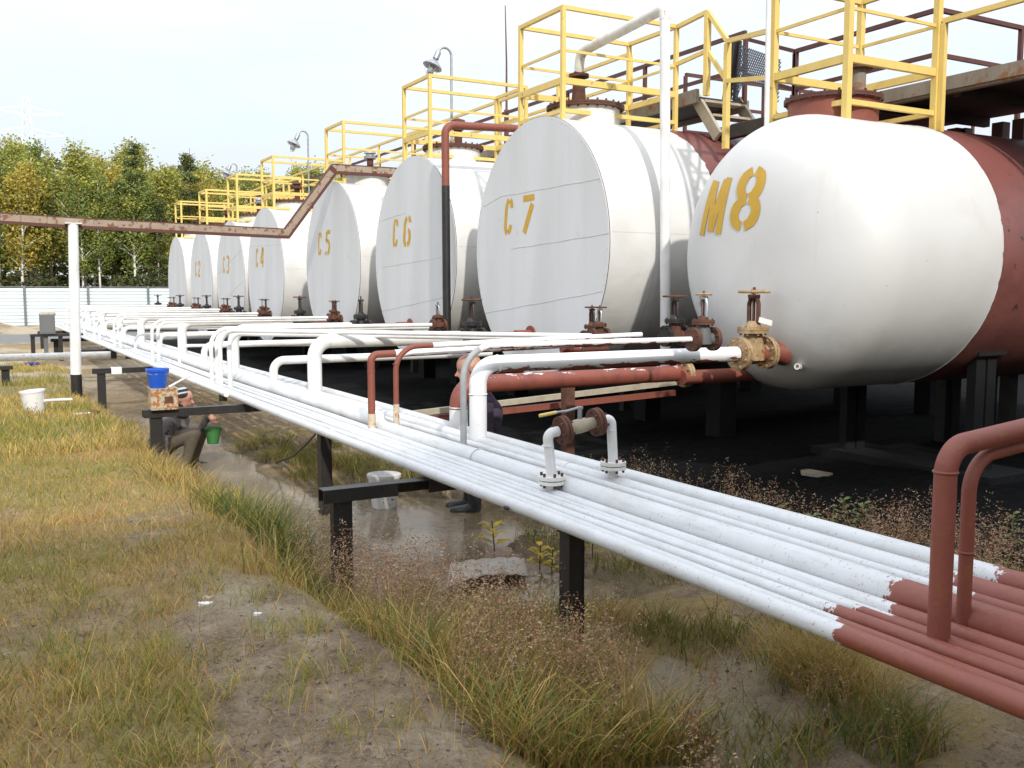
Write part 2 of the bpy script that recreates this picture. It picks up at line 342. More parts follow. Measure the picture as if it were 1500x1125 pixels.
def build_ground():
    xs = axis([(-400, -30, 14), (-30, -4, 40), (-4, -.5, 60), (-.5, 4.5, 220), (4.5, 9, 60), (9, 25, 40), (25, 60, 24), (60, 500, 14)])
    ys = axis([(-60, 0, 20), (0, 2, 20), (2, 8, 250), (8, 16, 150), (16, 32, 80), (32, 70, 50), (70, 150, 12), (150, 900, 10)])
    X, Y = np.meshgrid(xs, ys); Z = ground(X, Y); nx, ny = len(xs), len(ys)
    me = bpy.data.meshes.new('ground'); co = np.stack([X, Y, Z], -1).reshape(-1, 3)
    idx = np.arange(nx*ny).reshape(ny, nx); q = np.stack([idx[:-1, :-1], idx[:-1, 1:], idx[1:, 1:], idx[1:, :-1]], -1).reshape(-1, 4)
    me.from_pydata(co.tolist(), [], q.tolist())
    # what the soil is made of at each point: grassed soil, bare dirt, sand, gravel road; plus black shade painted under the tanks
    n1 = fbm(X, Y, .8, 4, 21); n2 = fbm(X, Y, 2.6, 4, 22)
    dirt = np.clip(bare(X, Y), 0, 1)
    sand = np.clip(sst(Y, 18, 24)*sst(n1, .42, .56) + sst(n2, .40, .60)*(np.exp(-((X-2.85)/.6)**2-((Y-3.3)/.6)**2)+.8*np.exp(-((X-1.55)/.25)**2-((Y-3.2)/.4)**2)+.6*np.exp(-((X-1.2)/.3)**2-((Y-4.9)/.5)**2))*1.5, 0, 1)
    tank_shade = np.clip(sst(X+1.6*(n1-.5)+.8*(n2-.5), 4.7, 5.5)*sst(X, 40, 30)*sst(Y, 60, 48), 0, 1)  # shade under the tanks, put into the soil colour as near black
    mud = np.clip(sst(Z, -1.90, -1.95)*sst(X, 1.2, 1.6)*sst(X, 5.5, 4.8), 0, 1)
    road = sst(Y+.8*(n2-.5), 38, 39.5)*sst(Y+.8*(n2-.5), 47.5, 46)*sst(X, 12, 6)
    for nm, arr in (('dirt', dirt), ('sand', sand), ('oil', tank_shade), ('mud', mud), ('road', road)):
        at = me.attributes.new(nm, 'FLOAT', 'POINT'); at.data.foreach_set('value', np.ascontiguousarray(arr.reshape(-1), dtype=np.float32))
    me.polygons.foreach_set('use_smooth', [True]*len(me.polygons))
    m, nt, b = new_mat('soil'); n = N(nt); c = n.coord('Position')
    def att(k):
        a = n('ShaderNodeAttribute'); a.attribute_name = k; return a.outputs['Fac']
    fine = n.noise(c, 60, 8, .7); mid = n.noise(c, 9, 6, .65); big = n.noise(c, 1.3, 5)
    clod = n.noise(c, 26, 7, .75); sm = n.noise(c, 4.2, 7, .7)
    g = n.mix(n.ramp(mid, .35, .7), (.34, .24, .10), (.46, .335, .15)); g = n.mix(n.ramp(big, .5, .75), g, (.32, .275, .10)); g = n.mix(n.ramp(clod, .55, .66), g, (.12, .09, .06))
    d = n.mix(n.ramp(sm, .36, .62), (.205, .145, .092), (.39, .295, .195)); d = n.mix(n.ramp(sm, .58, .72), d, (.54, .445, .32)); d = n.mix(n.math('MULTIPLY', n.ramp(fine, .5, .7), .6), d, (.47, .38, .27))
    d = n.mix(n.ramp(clod, .55, .63), d, (.13, .095, .07)); d = n.mix(n.math('MULTIPLY', n.ramp(n.noise(c, 11, 6, .7), .56, .66), .7), d, (.15, .11, .082))
    sd = n.mix(n.ramp(fine, .35, .7), (.44, .365, .25), (.56, .47, .34))
    mu = n.mix(n.ramp(mid, .35, .7), (.14, .105, .065), (.28, .215, .135))
    shade_col = n.mix(n.ramp(mid, .4, .8), (.0035, .0033, .003), (.008, .0072, .0065))
    rd = n.mix(n.ramp(fine, .3, .7), (.20, .20, .195), (.28, .275, .26))
    col = n.mix(att('dirt'), g, d); col = n.mix(att('sand'), col, sd); col = n.mix(att('mud'), col, mu)
    col = n.mix(n.math('MULTIPLY', n.ramp(n.noise(c, 34, 7, .75), .54, .66), .55), col, (.11, .082, .058)); col = n.mix(n.math('MULTIPLY', n.ramp(n.noise(c, 75, 5, .7), .56, .68), .5), col, (.60, .50, .37))
    col = n.mix(att('oil'), col, shade_col); col = n.mix(att('road'), col, rd)
    n.l(col, b.inputs['Base Color']); b.inputs['Roughness'].default_value = .95; b.inputs['Specular IOR Level'].default_value = .2
    n.bump(n.math('ADD', n.math('ADD', fine, clod), n.math('MULTIPLY', n.noise(c, 180, 5, .7), .5)), b, .85, .03)
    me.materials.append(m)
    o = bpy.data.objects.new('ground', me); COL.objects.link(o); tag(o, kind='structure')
def bare(X, Y):
    """bare dirt share, 0..1"""
    n = fbm(X, Y, 1.6, 4, 31); k = 1.08*np.exp(-((X-1.22)/.42)**2-((Y-4.2)/1.15)**2)+.9*np.exp(-((X-1.15)/.5)**2-((Y-3.2)/.7)**2)+.5*np.exp(-((X-.9)/.5)**2-((Y-6.6)/.7)**2)
    b = sst(k+.75*(n-.5), .28, .55)
    b = np.maximum(b, .6*sst(n, .57, .68)*sst(X, 1.6, 1.2))
    b = np.maximum(b, sst(n, .40, .55)*sst(X, 2.1, 2.5)*.9)
    b = np.maximum(b, sst(Y, 15, 21)*sst(fbm(X, Y, .5, 4, 35), .40, .52)); return b
build_ground()
# puddle
def water():
    m, nt, b = new_mat('muddy_water'); n = N(nt); c = n.coord('Position')
    n.l(n.mix(n.ramp(n.noise(c, 1.6, 5), .4, .7), (.17, .125, .075), (.29, .225, .15)), b.inputs['Base Color'])
    b.inputs['Roughness'].default_value = .09; b.inputs['Specular IOR Level'].default_value = .8
    n.bump(n.noise(n.scalev(c, (1, .6, 1)), 16, 4), b, .12, .015)
    mb = MB(); mb.add([(1.3, 4.75, WATER), (5, 4.75, WATER), (5, 16, WATER), (1.3, 16, WATER)], [(0, 1, 2, 3)])
    tag(mb.build('water', m), kind='structure')
water()

# ------------------------------------------------------------------ rack pipes
zb = -1.22
rack = [('A', 17.22, 3.56, .057, 'farthest white pipe of the rack, next to the tanks'), ('B', 18.11, 3.373, .057, 'second white pipe of the rack from the tank side'),
        ('C', 19.03, 3.24, .03, 'thin white rack pipe lying behind the thickest one'), ('D', 19.62, 3.018, .068, 'thickest white rack pipe, closed by a cap at the red risers'),
        ('E', 21.30, 2.91, .036, 'white rack pipe just in front of the thickest one, small red riser rising from it'), ('F', 22.06, 2.845, .022, 'thin white rack pipe the big red riser stands on'),
        ('G', 22.38, 2.80, .02, 'thinnest white pipe in the middle of the rack'), ('H', 22.72, 2.745, .03, 'third rack pipe counted from the open grassy side'),
        ('I', 23.41, 2.665, .027, 'second rack pipe counted from the open grassy side'), ('J', 23.91, 2.582, .036, 'outermost white rack pipe over the grass bank, black chip near the post')]
PZ = {}
for i, (k, th, x, r, lab) in enumerate(rack):
    a = R(th)
    for _ in range(10):
        d = x/math.cos(a); a = R(th)+math.asin(r/d)
    z = -x*math.tan(a); PZ[k] = (x, z, r)
    mb = MB(); y1 = 39.5 if k != 'D' else 7.62; y0 = -5
    if k == 'G': y1 = 8.9
    ys = np.linspace(y0, y1, 30)
    pts = [(x+.006*math.sin(y*.9+i), y, z+.006*math.sin(y*.7+2*i)) for y in ys]
    mb.tube(pts, r, 22 if r > .04 else 16)
    if k in 'ABDJ':
        for y in (4.9+i*.31, 11.1+i*.2):
            if y < y1: mb.torus((x, y, z), (0, 1, 0), r, .004, 22, 5)
    if k == 'D': mb.lathe([(r, 0), (r*.9, .03), (r*.6, .05), (.001, .06)], (x, y1, z), (0, 1, 0), 22)
    o = mb.build('rack_pipe', half_pipe('rack_pipe_paint_'+k.lower(), 2.30+[0, .05, -.08, .06, 0, -.05, .07, .12, .03, -.06][i], i))
    tag(o, lab+(', red-primed near end' if len(lab.split()) < 12 else ''), 'pipe', 'parallel pipes of the pipe rack')
# thick lagged pipe that takes over from the capped one
mb = MB(); mb.tube([(3.075, y, -1.125) for y in np.linspace(7.9, 39.5, 20)], .088, 26); mb.lathe([(.088, 0), (.07, -.03), (.001, -.035)], (3.075, 7.9, -1.125), (0, 1, 0), 26)
tag(mb.build('lagged_pipe', M['white']), 'thick white lagged pipe running on beyond the red risers', 'pipe', 'parallel pipes of the pipe rack')
mb = MB(); mb.tube([(2.52, 11.2, -1.17), (2.52, 39.5, -1.17)], .034, 14)
tag(mb.build('rack_pipe', M['white']), 'short white pipe joining the outer side of the rack in the distance', 'pipe', 'parallel pipes of the pipe rack')

# ------------------------------------------------------------------ rack supports
def support(Y, xl, xr, lab, rotten=False, deep=True):
    g = float(ground(xl+.12, Y)); t = thing('pipe_support', (xl+.12, Y, g-.3), lab, 'pipe support', 'black steel supports under the pipe rack')
    z1 = zb-.012
    mb = MB()
    cut = xl+.50 if rotten else xr
    mb.box((xl, Y-.055, z1-.008), (xr, Y+.055, z1)); mb.box((xl, Y-.055, z1-.085), (cut, Y-.045, z1-.0082)); mb.box((xl, Y+.045, z1-.085), (xr, Y+.055, z1-.0082))
    if rotten: mb.box((xl+.72, Y-.056, z1-.085), (xr, Y-.046, z1-.0082))
    mb.build('beam', M['black'], t)
    for px in (xl+.13, xr-.07):
        gg = float(ground(px, Y)); mb = MB(); h = z1-.086
        mb.box((px-.062, Y-.036, gg-.3), (px-.052, Y+.036, h)); mb.box((px+.052, Y-.036, gg-.3), (px+.062, Y+.036, h)); mb.box((px-.0518, Y-.034, gg-.3), (px+.0518, Y-.026, h))
        mb.build('post', M['black'], t)
    return t
support(5.75, 1.86, 3.82, 'black channel support with a cut beam end, nearest to the camera', True)
support(10.64, 1.52, 3.56, 'black support carrying the rusty can and blue bucket')
support(16.85, 1.66, 3.8, 'black support with a beam end daubed in white paint')
for i, Y in enumerate((22.6, 28.4, 34.2)):
    support(Y, 1.8, 3.8, ['black support where the white side pipe meets the rack', 'black support beside the grey cabinet', 'black support farthest away at the end of the rack'][i])
mb = MB(); mb.box((1.94, 16.79, zb-.11), (2.10, 16.91, zb+.0)); tag(mb.build('paint_splash', M['white']), 'thick white paint splash wrapped over a black beam end', 'paint splash')
for (u, v, lab) in ((838, 783, 'black post under the outermost pipe, right of the puddle'), (475, 640, 'thin black post under the rack, behind the cut beam')):
    p = P(u, v, X=2.655); gz = float(ground(p.x, p.y)); mb = MB()
    w = .047 if u > 500 else .05
    mb.box((p.x-w, p.y-w, gz-.35), (p.x-w+.008, p.y+w, -1.237)); mb.box((p.x+w-.008, p.y-w, gz-.35), (p.x+w, p.y+w, -1.237)); mb.box((p.x-w+.0082, p.y-w+.004, gz-.35), (p.x+w-.0082, p.y-w+.012, -1.237))
    mb.box((p.x-w-.01, p.y-w-.01, -1.2368), (p.x+w+.01, p.y+w+.01, -1.228))
    tag(mb.build('support_post', M['black']), lab, 'post')

# ------------------------------------------------------------------ tanks
TANKS = [('7', 10.47, .56), ('6', 14.35, .555), ('5', 18.35, .55), ('4', 23.3, .42), ('3', 26.9, .34), ('2', 30.75, .30), ('1', 34.8, .30)]
RC, XF = 1.6, 6.25
def ring_pts(cx, cy, rx, ry, a0, a1, n=9): return [(cx+rx*math.cos(R(a0+(a1-a0)*k/n)), cy+ry*math.sin(R(a0+(a1-a0)*k/n))) for k in range(n+1)]
GLY = {  # stencil strokes in a unit box (x right, y up)
 'C': [[(.44, .93)]+ring_pts(.5, .68, .34, .25, 110, 180)+ring_pts(.5, .32, .34, .25, 180, 250)+[(.44, .07)], [(.58, .93)]+ring_pts(.52, .70, .32, .22, 70, 5), [(.58, .07)]+ring_pts(.52, .30, .32, .22, 290, 355)],
 '7': [[(.05, .90), (.95, .90)], [(.84, .74), (.38, .03)]],
 '6': [ring_pts(.52, .7, .36, .24, 110, 180)+ring_pts(.52, .3, .36, .24, 180, 260), [(.58, .94)]+ring_pts(.52, .74, .33, .2, 70, 10), ring_pts(.55, .3, .33, .24, 280, 440)],
 '5': [[(.92, .92), (.30, .92)], [(.24, .92), (.2, .56)], [(.28, .56)]+ring_pts(.48, .32, .38, .25, 85, -80), [(.36, .07), (.08, .12)]],
 '4': [[(.6, .97), (.08, .36)], [(.06, .28), (.98, .28)], [(.72, .96), (.72, .36)], [(.72, .2), (.72, .02)]],
 '3': [[(.1, .86)]+ring_pts(.45, .73, .38, .2, 120, -60), ring_pts(.45, .29, .4, .24, 70, -100), [(.3, .06), (.06, .14)]],
 '2': [[(.1, .76)]+ring_pts(.5, .72, .38, .22, 170, -20), [(.8, .54), (.16, .16)], [(.06, .07), (.95, .07)]],
 '1': [[(.3, .78), (.6, .95)], [(.62, .9), (.62, .03)]],
 '8': [[(.43, .955)]+ring_pts(.5, .73, .37, .225, 105, 262), [(.57, .955)]+ring_pts(.5, .73, .37, .225, 75, -82), [(.43, .045)]+ring_pts(.5, .27, .42, .225, 255, 98), [(.57, .045)]+ring_pts(.5, .27, .42, .225, 285, 442)],
 'M': [[(.10, .0), (.12, 1.0)], [(.26, .97), (.50, .06)], [(.53, .06), (.76, .97)], [(.88, 1.0), (.90, .0)]],
}
def glyph(mb, ch, org, w, h, th, shear, surf):
    """flat paint strokes; org = lower-left (Y,Z) seen from -X so reading direction is -Y; surf(y,z)->x"""
    for st in GLY[ch]:
        pts = [V((p[0]*w+shear*p[1]*h, p[1]*h)) for p in st]
        # refine
        q = [pts[0]]
        for a, b in zip(pts, pts[1:]):
            k = max(1, int((b-a).length/.04))
            q += [a+(b-a)*(j/k) for j in range(1, k+1)]
        L, Rr = [], []
        for i, p in enumerate(q):
            d = (q[min(i+1, len(q)-1)]-q[max(i-1, 0)]).normalized(); nn = V((-d.y, d.x))
            t = th*(1.0 if abs(d.x) < .8 else .8)
            L.append(p+nn*t/2); Rr.append(p-nn*t/2)
        vs = []
        for a, b in zip(L, Rr):
            for p in (a, b):
                y, z = org[0]-p.x, org[1]+p.y; vs.append((surf(y, z), y, z))
        mb.add(vs, [(2*i, 2*i+1, 2*i+3, 2*i+2) for i in range(len(q)-1)])
def seam_line(mb, a, b, x):
    """lap seam on a flat head"""
    k = 12; pts = [V((x, a[0]+(b[0]-a[0])*i/k, a[1]+(b[1]-a[1])*i/k+.004*math.sin(i*1.7))) for i in range(k+1)]
    mb.tube(pts, .0035, 6)
SEAMS = {'7': [((709, 303), (735, 288)), ((735, 288), (880, 262)), ((750, 365), (893, 342)), ((711, 459), (884, 427))],
         '6': [((555, 325), (594, 312)), ((560, 392), (648, 377)), ((560, 456), (649, 436))],
         '5': [((509, 373), (526, 390))], '4': [((368, 361), (411, 358)), ((366, 449), (414, 462))],
         '3': [((320, 402), (354, 366)), ((332, 437), (356, 412))], '2': [], '1': []}
def face_pt(uv):
    p = P(uv[0], uv[1], X=XF-.004); return (p.y, p.z)
def make_tank(k, Yt, zc):
    g = float(ground(8, Yt)); t = thing('storage_tank', (XF+3, Yt, g), {'7': 'white horizontal tank marked C 7, red primer on its far half', '1': 'farthest white horizontal tank, without a readable number, by the fence'}.get(k, 'white horizontal tank marked C '+k+', nearly round flat end facing the pipes'), 'tank', 'horizontal storage tanks in a row')
    # local frame of the shell: put mesh origin at the head centre
    hub = V((XF, Yt, zc)); mb = MB(); n = 72; L = 9.5
    xs = [0, .02, .5, 1.0, 1.42, 2, 3, 5, L]
    prof = [(RC, x) for x in xs]
    mb.lathe(prof, hub, (1, 0, 0), n, False)
    mb.lathe([(RC, L), (RC*.97, L+.02), (.001, L+.05)], hub, (1, 0, 0), n, False)
    sh = mb.build('shell', M['shell_c7'] if k == '7' else M['shell'], None, 50, loc=hub); sh.parent = t; sh.location = hub-t.location
    mb = MB(); mb.lathe([(RC+.003, .03), (RC+.012, .029), (RC+.014, .0), (RC+.010, -.012), (RC*.7, -.012), (RC*.35, -.012), (.001, -.012)], hub, (1, 0, 0), n, False)
    mb.m = 1
    for a, b in SEAMS[k]: seam_line(mb, face_pt(a), face_pt(b), XF-.012)
    for j in range(40):   # rivets / tack welds along the rim
        a = random.uniform(0, 6.28); mb.ball((XF-.012, Yt+(RC-.02)*math.cos(a), zc+(RC-.02)*math.sin(a)), .008, 6)
    mb.m = 2; mb.torus((XF-.002, Yt, zc), (1, 0, 0), RC+.013, .005, 72, 5)
    hd = mb.build('head', [M['head'], M['seam'], M['rust']], None, 30, loc=hub); hd.parent = t; hd.location = hub-t.location
    if k != '1':
        mb = MB(); f = lambda y, z: XF-.0145
        glyph(mb, 'C', (Yt+.83, zc+.19), .21, .50, .075, .14, f); mb.build('painted_letter', M['yellow_number'], t)
        mb = MB(); glyph(mb, k, (Yt+.40, zc+.19), .31, .50, .098, .18, f); mb.build('painted_digit', M['yellow_number'], t)
    nx = 6.98; tz = zc+RC
    mb = MB(); mb.cyl((nx, Yt, tz-.35), (nx, Yt, tz+.16), .44, n=40)
    nk = mb.build('manhole_neck', M['white_old'], t)
    mb = MB(); mb.cyl((nx, Yt, tz+.161), (nx, Yt, tz+.185), .50, n=40); mb.cyl((nx, Yt, tz+.188), (nx, Yt, tz+.212), .50, n=40)
    for j in range(24):
        a = j*2*math.pi/24; c = V((nx+.465*math.cos(a), Yt+.465*math.sin(a), 0)); mb.cyl(c+V((0, 0, tz+.14)), c+V((0, 0, tz+.24)), .014, n=6)
    mb.build('flange', M['rust'], nk)
    if k != '7':
        mb = MB(); c = (nx+.12, Yt+.05); mb.cyl((*c, tz+.213), (*c, tz+.50), .065, n=18); mb.build('vent_pipe', M['rust'], t)
        mb = MB(); mb.lathe([(.08, 0), (.12, .02), (.125, .07), (.085, .08), (.085, .12), (.125, .125), (.11, .16), (.02, .19)], (*c, tz+.50), (0, 0, 1), 20); mb.build('vent_cap', M['galv'] if k in '53' else M['rust'], t)
    for sx in (XF+2.4, XF+6.6):
        mb = MB(); mb.beam((sx, Yt-1.15, zc-RC+.2), (sx, Yt+1.15, zc-RC+.2), .3, .38)
        for dy in (-.8, .8): mb.box((sx-.14, Yt+dy-.14, g-.3), (sx+.14, Yt+dy+.14, zc-RC+.005))
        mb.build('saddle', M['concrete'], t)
    mb = MB(); mb.cyl((XF-.25, Yt+.1, -.55), (XF+.1, Yt+.1, -.55), .075, n=18); mb.cyl((XF-.032, Yt+.1, -.55), (XF-.018, Yt+.1, -.55), .13, n=24)
    mb.build('nozzle', M['primer'], t); mb = MB(); mb.cyl((XF-.25, Yt-1.0, -.66), (XF+.4, Yt-1.0, -.66), .045, n=14); mb.build('drain_nozzle', M['primer'], t)
    return t
for k, Yt, zc in TANKS: make_tank(k, Yt, zc)

# the near tank with a rounded front
YM, ZM, RM, XM, DM = 6.856, .373, 1.326, 6.414, .661
def m8_x(y, z):
    r = min(math.hypot(y-YM, z-ZM)/RM, 1); return XM+DM*(1-math.sqrt(max(0, 1-r**3.72)))
def make_m8():
    g = float(ground(9, YM)); t = thing('storage_tank', (XM+3, YM, g), 'nearest white tank with rounded front marked M 8, red primer behind', 'tank', 'horizontal storage tanks in a row')
    hub = V((XM, YM, ZM)); mb = MB(); prof = []
    for r in [RM*(1-(1-a)**2) for a in np.linspace(.001, 1, 40)]: prof.append((r, m8_x(YM+r, ZM)-XM))
    for x in (.8, 1.2, 1.905, 2.0, 2.2, 3, 5, 8): prof.append((RM, x))
    mb.lathe(prof, hub, (1, 0, 0), 84, False); mb.lathe([(RM, 8), (.001, 8.2)], hub, (1, 0, 0), 84, False)
    mb.torus((XM+1.905, YM, ZM), (1, 0, 0), RM, .008, 84, 6)
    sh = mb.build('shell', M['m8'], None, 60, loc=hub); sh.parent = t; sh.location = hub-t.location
    mb = MB(); f = lambda y, z: m8_x(y, z)-.006
    glyph(mb, 'M', (YM+.72, ZM+.20), .34, .54, .088, .20, f); mb.build('painted_letter', M['yellow_number'], t)
    mb = MB(); glyph(mb, '8', (YM+.24, ZM+.23), .34, .56, .118, .20, f); mb.build('painted_digit', M['yellow_number'], t)
    nx = 7.5; tz = ZM+RM; mb = MB(); mb.cyl((nx, YM, tz-.3), (nx, YM, tz+.16), .43, n=40); nk = mb.build('manhole_neck', M['primer'], t)
    mb = MB(); mb.cyl((nx, YM, tz+.1602), (nx, YM, tz+.18), .47, n=40); mb.cyl((nx, YM, tz+.182), (nx, YM, tz+.20), .47, n=40)
    for j in range(22):
        a = j*2*math.pi/22; c = V((nx+.485*math.cos(a), YM+.485*math.sin(a), 0)); mb.cyl(c+V((-.03*math.cos(a), -.03*math.sin(a), tz+.15)), c+V((-.03*math.cos(a), -.03*math.sin(a), tz+.22)), .014, n=6)
    mb.build('flange', M['brown'], nk)
    c = P(1257, 120, Y=6.85); mb = MB(); mb.cyl((c.x, c.y, tz+.18), (c.x, c.y, c.z+.12), .075, n=18); vp = mb.build('vent_pipe', M['deck_edge'], t)
    mb = MB(); mb.cyl((c.x, c.y, c.z+.121), (c.x, c.y, c.z+.15), .14, n=24); mb.cyl((c.x, c.y, c.z+.152), (c.x, c.y, c.z+.18), .14, n=24); mb.build('flange', M['rust'], vp)
    for sx in (8.86, 12.6):
        for dy in (-.8, .8):
            y = YM+dy; zt = ZM-math.sqrt(RM**2-dy**2)+.12
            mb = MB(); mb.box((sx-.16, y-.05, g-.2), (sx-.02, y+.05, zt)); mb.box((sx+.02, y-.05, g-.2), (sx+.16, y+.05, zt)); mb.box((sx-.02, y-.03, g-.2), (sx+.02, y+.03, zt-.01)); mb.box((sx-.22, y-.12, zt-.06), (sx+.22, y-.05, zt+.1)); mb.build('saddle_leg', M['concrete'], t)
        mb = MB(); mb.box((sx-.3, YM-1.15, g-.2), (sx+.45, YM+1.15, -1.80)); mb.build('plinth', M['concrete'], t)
    yv = 6.52; x0 = m8_x(yv, -.55); mb = MB(); mb.tube([(x0-.30, yv, -.555), (x0+.05, yv, -.555)], .082, 20)
    mb.lathe([(.088, 0), (.098, .06), (.11, .10), (.125, .14)], (x0-.10, yv, -.555), (1, 0, 0), 22)
    mb.build('nozzle', M['primer'], t); mb = MB(); p2 = P(1100, 548, Y=7.15); mb.cyl((5.9, 7.15, p2.z), (6.95, 7.15, p2.z), .07, n=18); mb.build('drain_nozzle', M['primer'], t)
    p = P(1187, 537, X=6.78); mb = MB(); mb.lathe([(.03, 0), (.03, .06), (.018, .06), (.018, .02)], (m8_x(p.y, p.z)-.03, p.y, p.z), (-1, -.5, .2), 14); mb.build('drain_stub', M['white_old'], t)
make_m8()

# ------------------------------------------------------------------ yellow guard rails on the tanks
def guard(loc, sx, sy, levels, depth, label, post=.052):
    t = thing('guard_rail', loc, label, 'guard rail', 'yellow guard rails on the tank tops'); o = V(loc)
    cs = [(0, 0), (sx, 0), (sx, sy), (0, sy)]; zt = levels[0]
    for (cx, cy), dz in zip(cs, depth):
        mb = MB(); a = o+V((cx, cy, 0)); mb.box((a.x-post/2, a.y-post/2, o.z-dz), (a.x+post/2, a.y-post/2+.008, o.z+zt)); mb.box((a.x-post/2, a.y-post/2+.0082, o.z-dz), (a.x-post/2+.008, a.y+post/2, o.z+zt))
        mb.box((a.x-post/2+.0082, a.y-post/2+.0084, o.z-dz), (a.x+post/2-.004, a.y+post/2-.004, o.z+zt-.004))
        mb.build('post', M['yellow'], t)
    for i, z in enumerate(levels):
        mb = MB(); h = (.048, .032, .075, .048)[min(i, 3)]; w = .05 if i != 1 else .02; e = post/2+.002
        for j in range(4):
            a = o+V((*cs[j], z-h/2)); b = o+V((*cs[(j+1) % 4], z-h/2)); d = (b-a).normalized(); mb.beam(a+d*e, b-d*e, w, h)
        mb.build(['top_rail', 'middle_rail', 'toe_rail', 'base_rail'][min(i, 3)], M['yellow'], t)
    return t
TOPZ = {'7': 3.46, '6': 3.40, '5': 3.30, '4': 3.25, '3': 3.21, '2': 3.15, '1': 3.13}
base = None
for k, Yt, zc in TANKS:
    lab = 'yellow angle-iron guard rail on top of '+('tank C '+k if k != '1' else 'the farthest tank')
    loc = V((6.4, Yt-.375, TOPZ[k]-1.30))
    if base is None: base = guard(loc, 1.74, 1.03, [1.30, .79, .45, .08], (.1, .1, .22, .22), lab)
    else: copy_tree(base, loc, lab)
guard(V((7.2, 6.42, 1.66)), 1.25, .95, [1.45, .98, .55, .14], (.08, .08, .2, .2), 'yellow guard rail on tank M 8, rising out of the picture', .064)

def rail_run(name, pts, z_up, mat, label, group, spacing=2.0, extra=(), sz=.05):
    """posts + rails along a polyline of deck-level points; rails at heights z_up above it"""
    t = thing(name, pts[0], label, 'railing', group)
    pts = [V(p) for p in pts]
    for z in z_up:
        mb = MB()
        for a, b in zip(pts, pts[1:]): mb.beam(a+V((0, 0, z)), b+V((0, 0, z)), sz if z == max(z_up) else sz*.7, sz)
        mb.build('top_rail' if z == max(z_up) else 'middle_rail', mat, t)
    for a, b in zip(pts, pts[1:]):
        n = max(1, round((b-a).length/spacing))
        for i in range(n):
            q = a+(b-a)*(i/n); mb = MB(); mb.beam(q+V((0, 0, -.05)), q+V((0, 0, max(z_up)-sz/2)), sz, sz); mb.build('post', mat, t)
    q = pts[-1]; mb = MB(); mb.beam(q+V((0, 0, -.05)), q+V((0, 0, max(z_up)-sz/2)), sz, sz); mb.build('post', mat, t)
    return t
# walkway along the C tanks
t = thing('walkway', (8.75, 22, 2.4), 'dark steel walkway along the back of the C tanks', 'walkway', 'tank-top walkways')
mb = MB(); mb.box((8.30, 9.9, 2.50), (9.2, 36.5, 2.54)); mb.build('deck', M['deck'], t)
mb = MB(); mb.box((8.26, 9.9, 2.43), (8.298, 36.5, 2.57)); mb.box((9.202, 9.9, 2.43), (9.24, 36.5, 2.57)); mb.build('edge_beam', M['deck_edge'], t)
for Y in (12.4, 16.3, 20.8, 25.1, 28.8, 32.8): 
    mb = MB(); mb.box((9.0, Y-.06, -2.2), (9.12, Y+.06, 2.498)); mb.build('leg', M['deck'], t)
rail_run('walkway_railing', [(8.3, 11.3, 2.55), (8.3, 36.4, 2.55)], (.82, .42), M['yellow'], 'yellow railing running between the guard rails along the tank-top walkway', 'walkway railings', 2.0, sz=.045)
rail_run('walkway_railing', [(9.2, 9.95, 2.55), (9.2, 36.4, 2.55)], (.92, .45), M['brown'], 'brown railing on the far side of the tank-top walkway', 'walkway railings', 2.2, sz=.05)
# lower deck behind M8
t = thing('walkway', (10, 5, 2.0), 'dark steel deck behind tank M 8, seen from below', 'walkway', 'tank-top walkways')
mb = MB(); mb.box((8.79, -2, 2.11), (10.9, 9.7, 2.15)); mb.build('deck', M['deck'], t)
mb = MB(); mb.box((8.75, -2, 2.055), (8.788, 9.7, 2.19)); mb.box((8.789, -2, 2.03), (8.87, 9.7, 2.056)); mb.build('edge_beam', M['deck_edge'], t)
mb = MB()
for Y in np.arange(-1.5, 9.6, 1.0): mb.box((8.9, Y-.04, 2.0), (10.85, Y+.04, 2.109))
mb.build('joist', M['deck'], t)
for (u, X) in ((1412, 10.7), (1466, 10.7), (1496, 10.7), (1400, 10.6)):
    p = P(u, 190, X=X); mb = MB(); mb.box((X-.07, p.y-.07, -2.1), (X+.07, p.y+.07, 1.0)); mb.m = 1; mb.box((X-.07, p.y-.07, 1.0002), (X+.07, p.y+.07, 1.998)); mb.build('leg', [M['black'], M['brown'] if u in (1400, 1466, 1496) else M['black']], t)  # black lower part: shade under the tank painted onto the legs
# steps between the two decks
t = thing('walkway_steps', (8.8, 9.8, 2.1), 'short weathered plank steps joining the two dark decks', 'steps')
a1, b1 = P(1017, 140, X=8.42), P(1052, 200, X=8.42)
for dx in (0, .75):
    mb = MB(); mb.beam(a1+V((dx, 0, 0)), b1+V((dx, 0, 0)), .05, .15); mb.build('stringer', M['deck_edge'] if dx else M['wood'], t)
for f in (.15, .5, .85):
    q = a1+(b1-a1)*f; mb = MB(); mb.box((q.x+.028, q.y-.11, q.z-.015), (q.x+.722, q.y+.11, q.z+.015)); mb.build('tread', M['wood'], t)
mb = MB(); mb.beam(P(921, 170, X=8.24), P(1022, 140, X=8.24), .05, .17); tag(mb.build('steel_beam', M['deck_edge']), 'sooty grey steel beam behind the rusty hatch of tank C 7', 'beam')
mb = MB(); mb.beam(P(1045, 200, X=8.6), P(1240, 155, X=8.6), .12, .16); tag(mb.build('steel_beam', M['deck']), 'dark beam lying between tank C 7 and tank M 8 at deck height', 'beam')
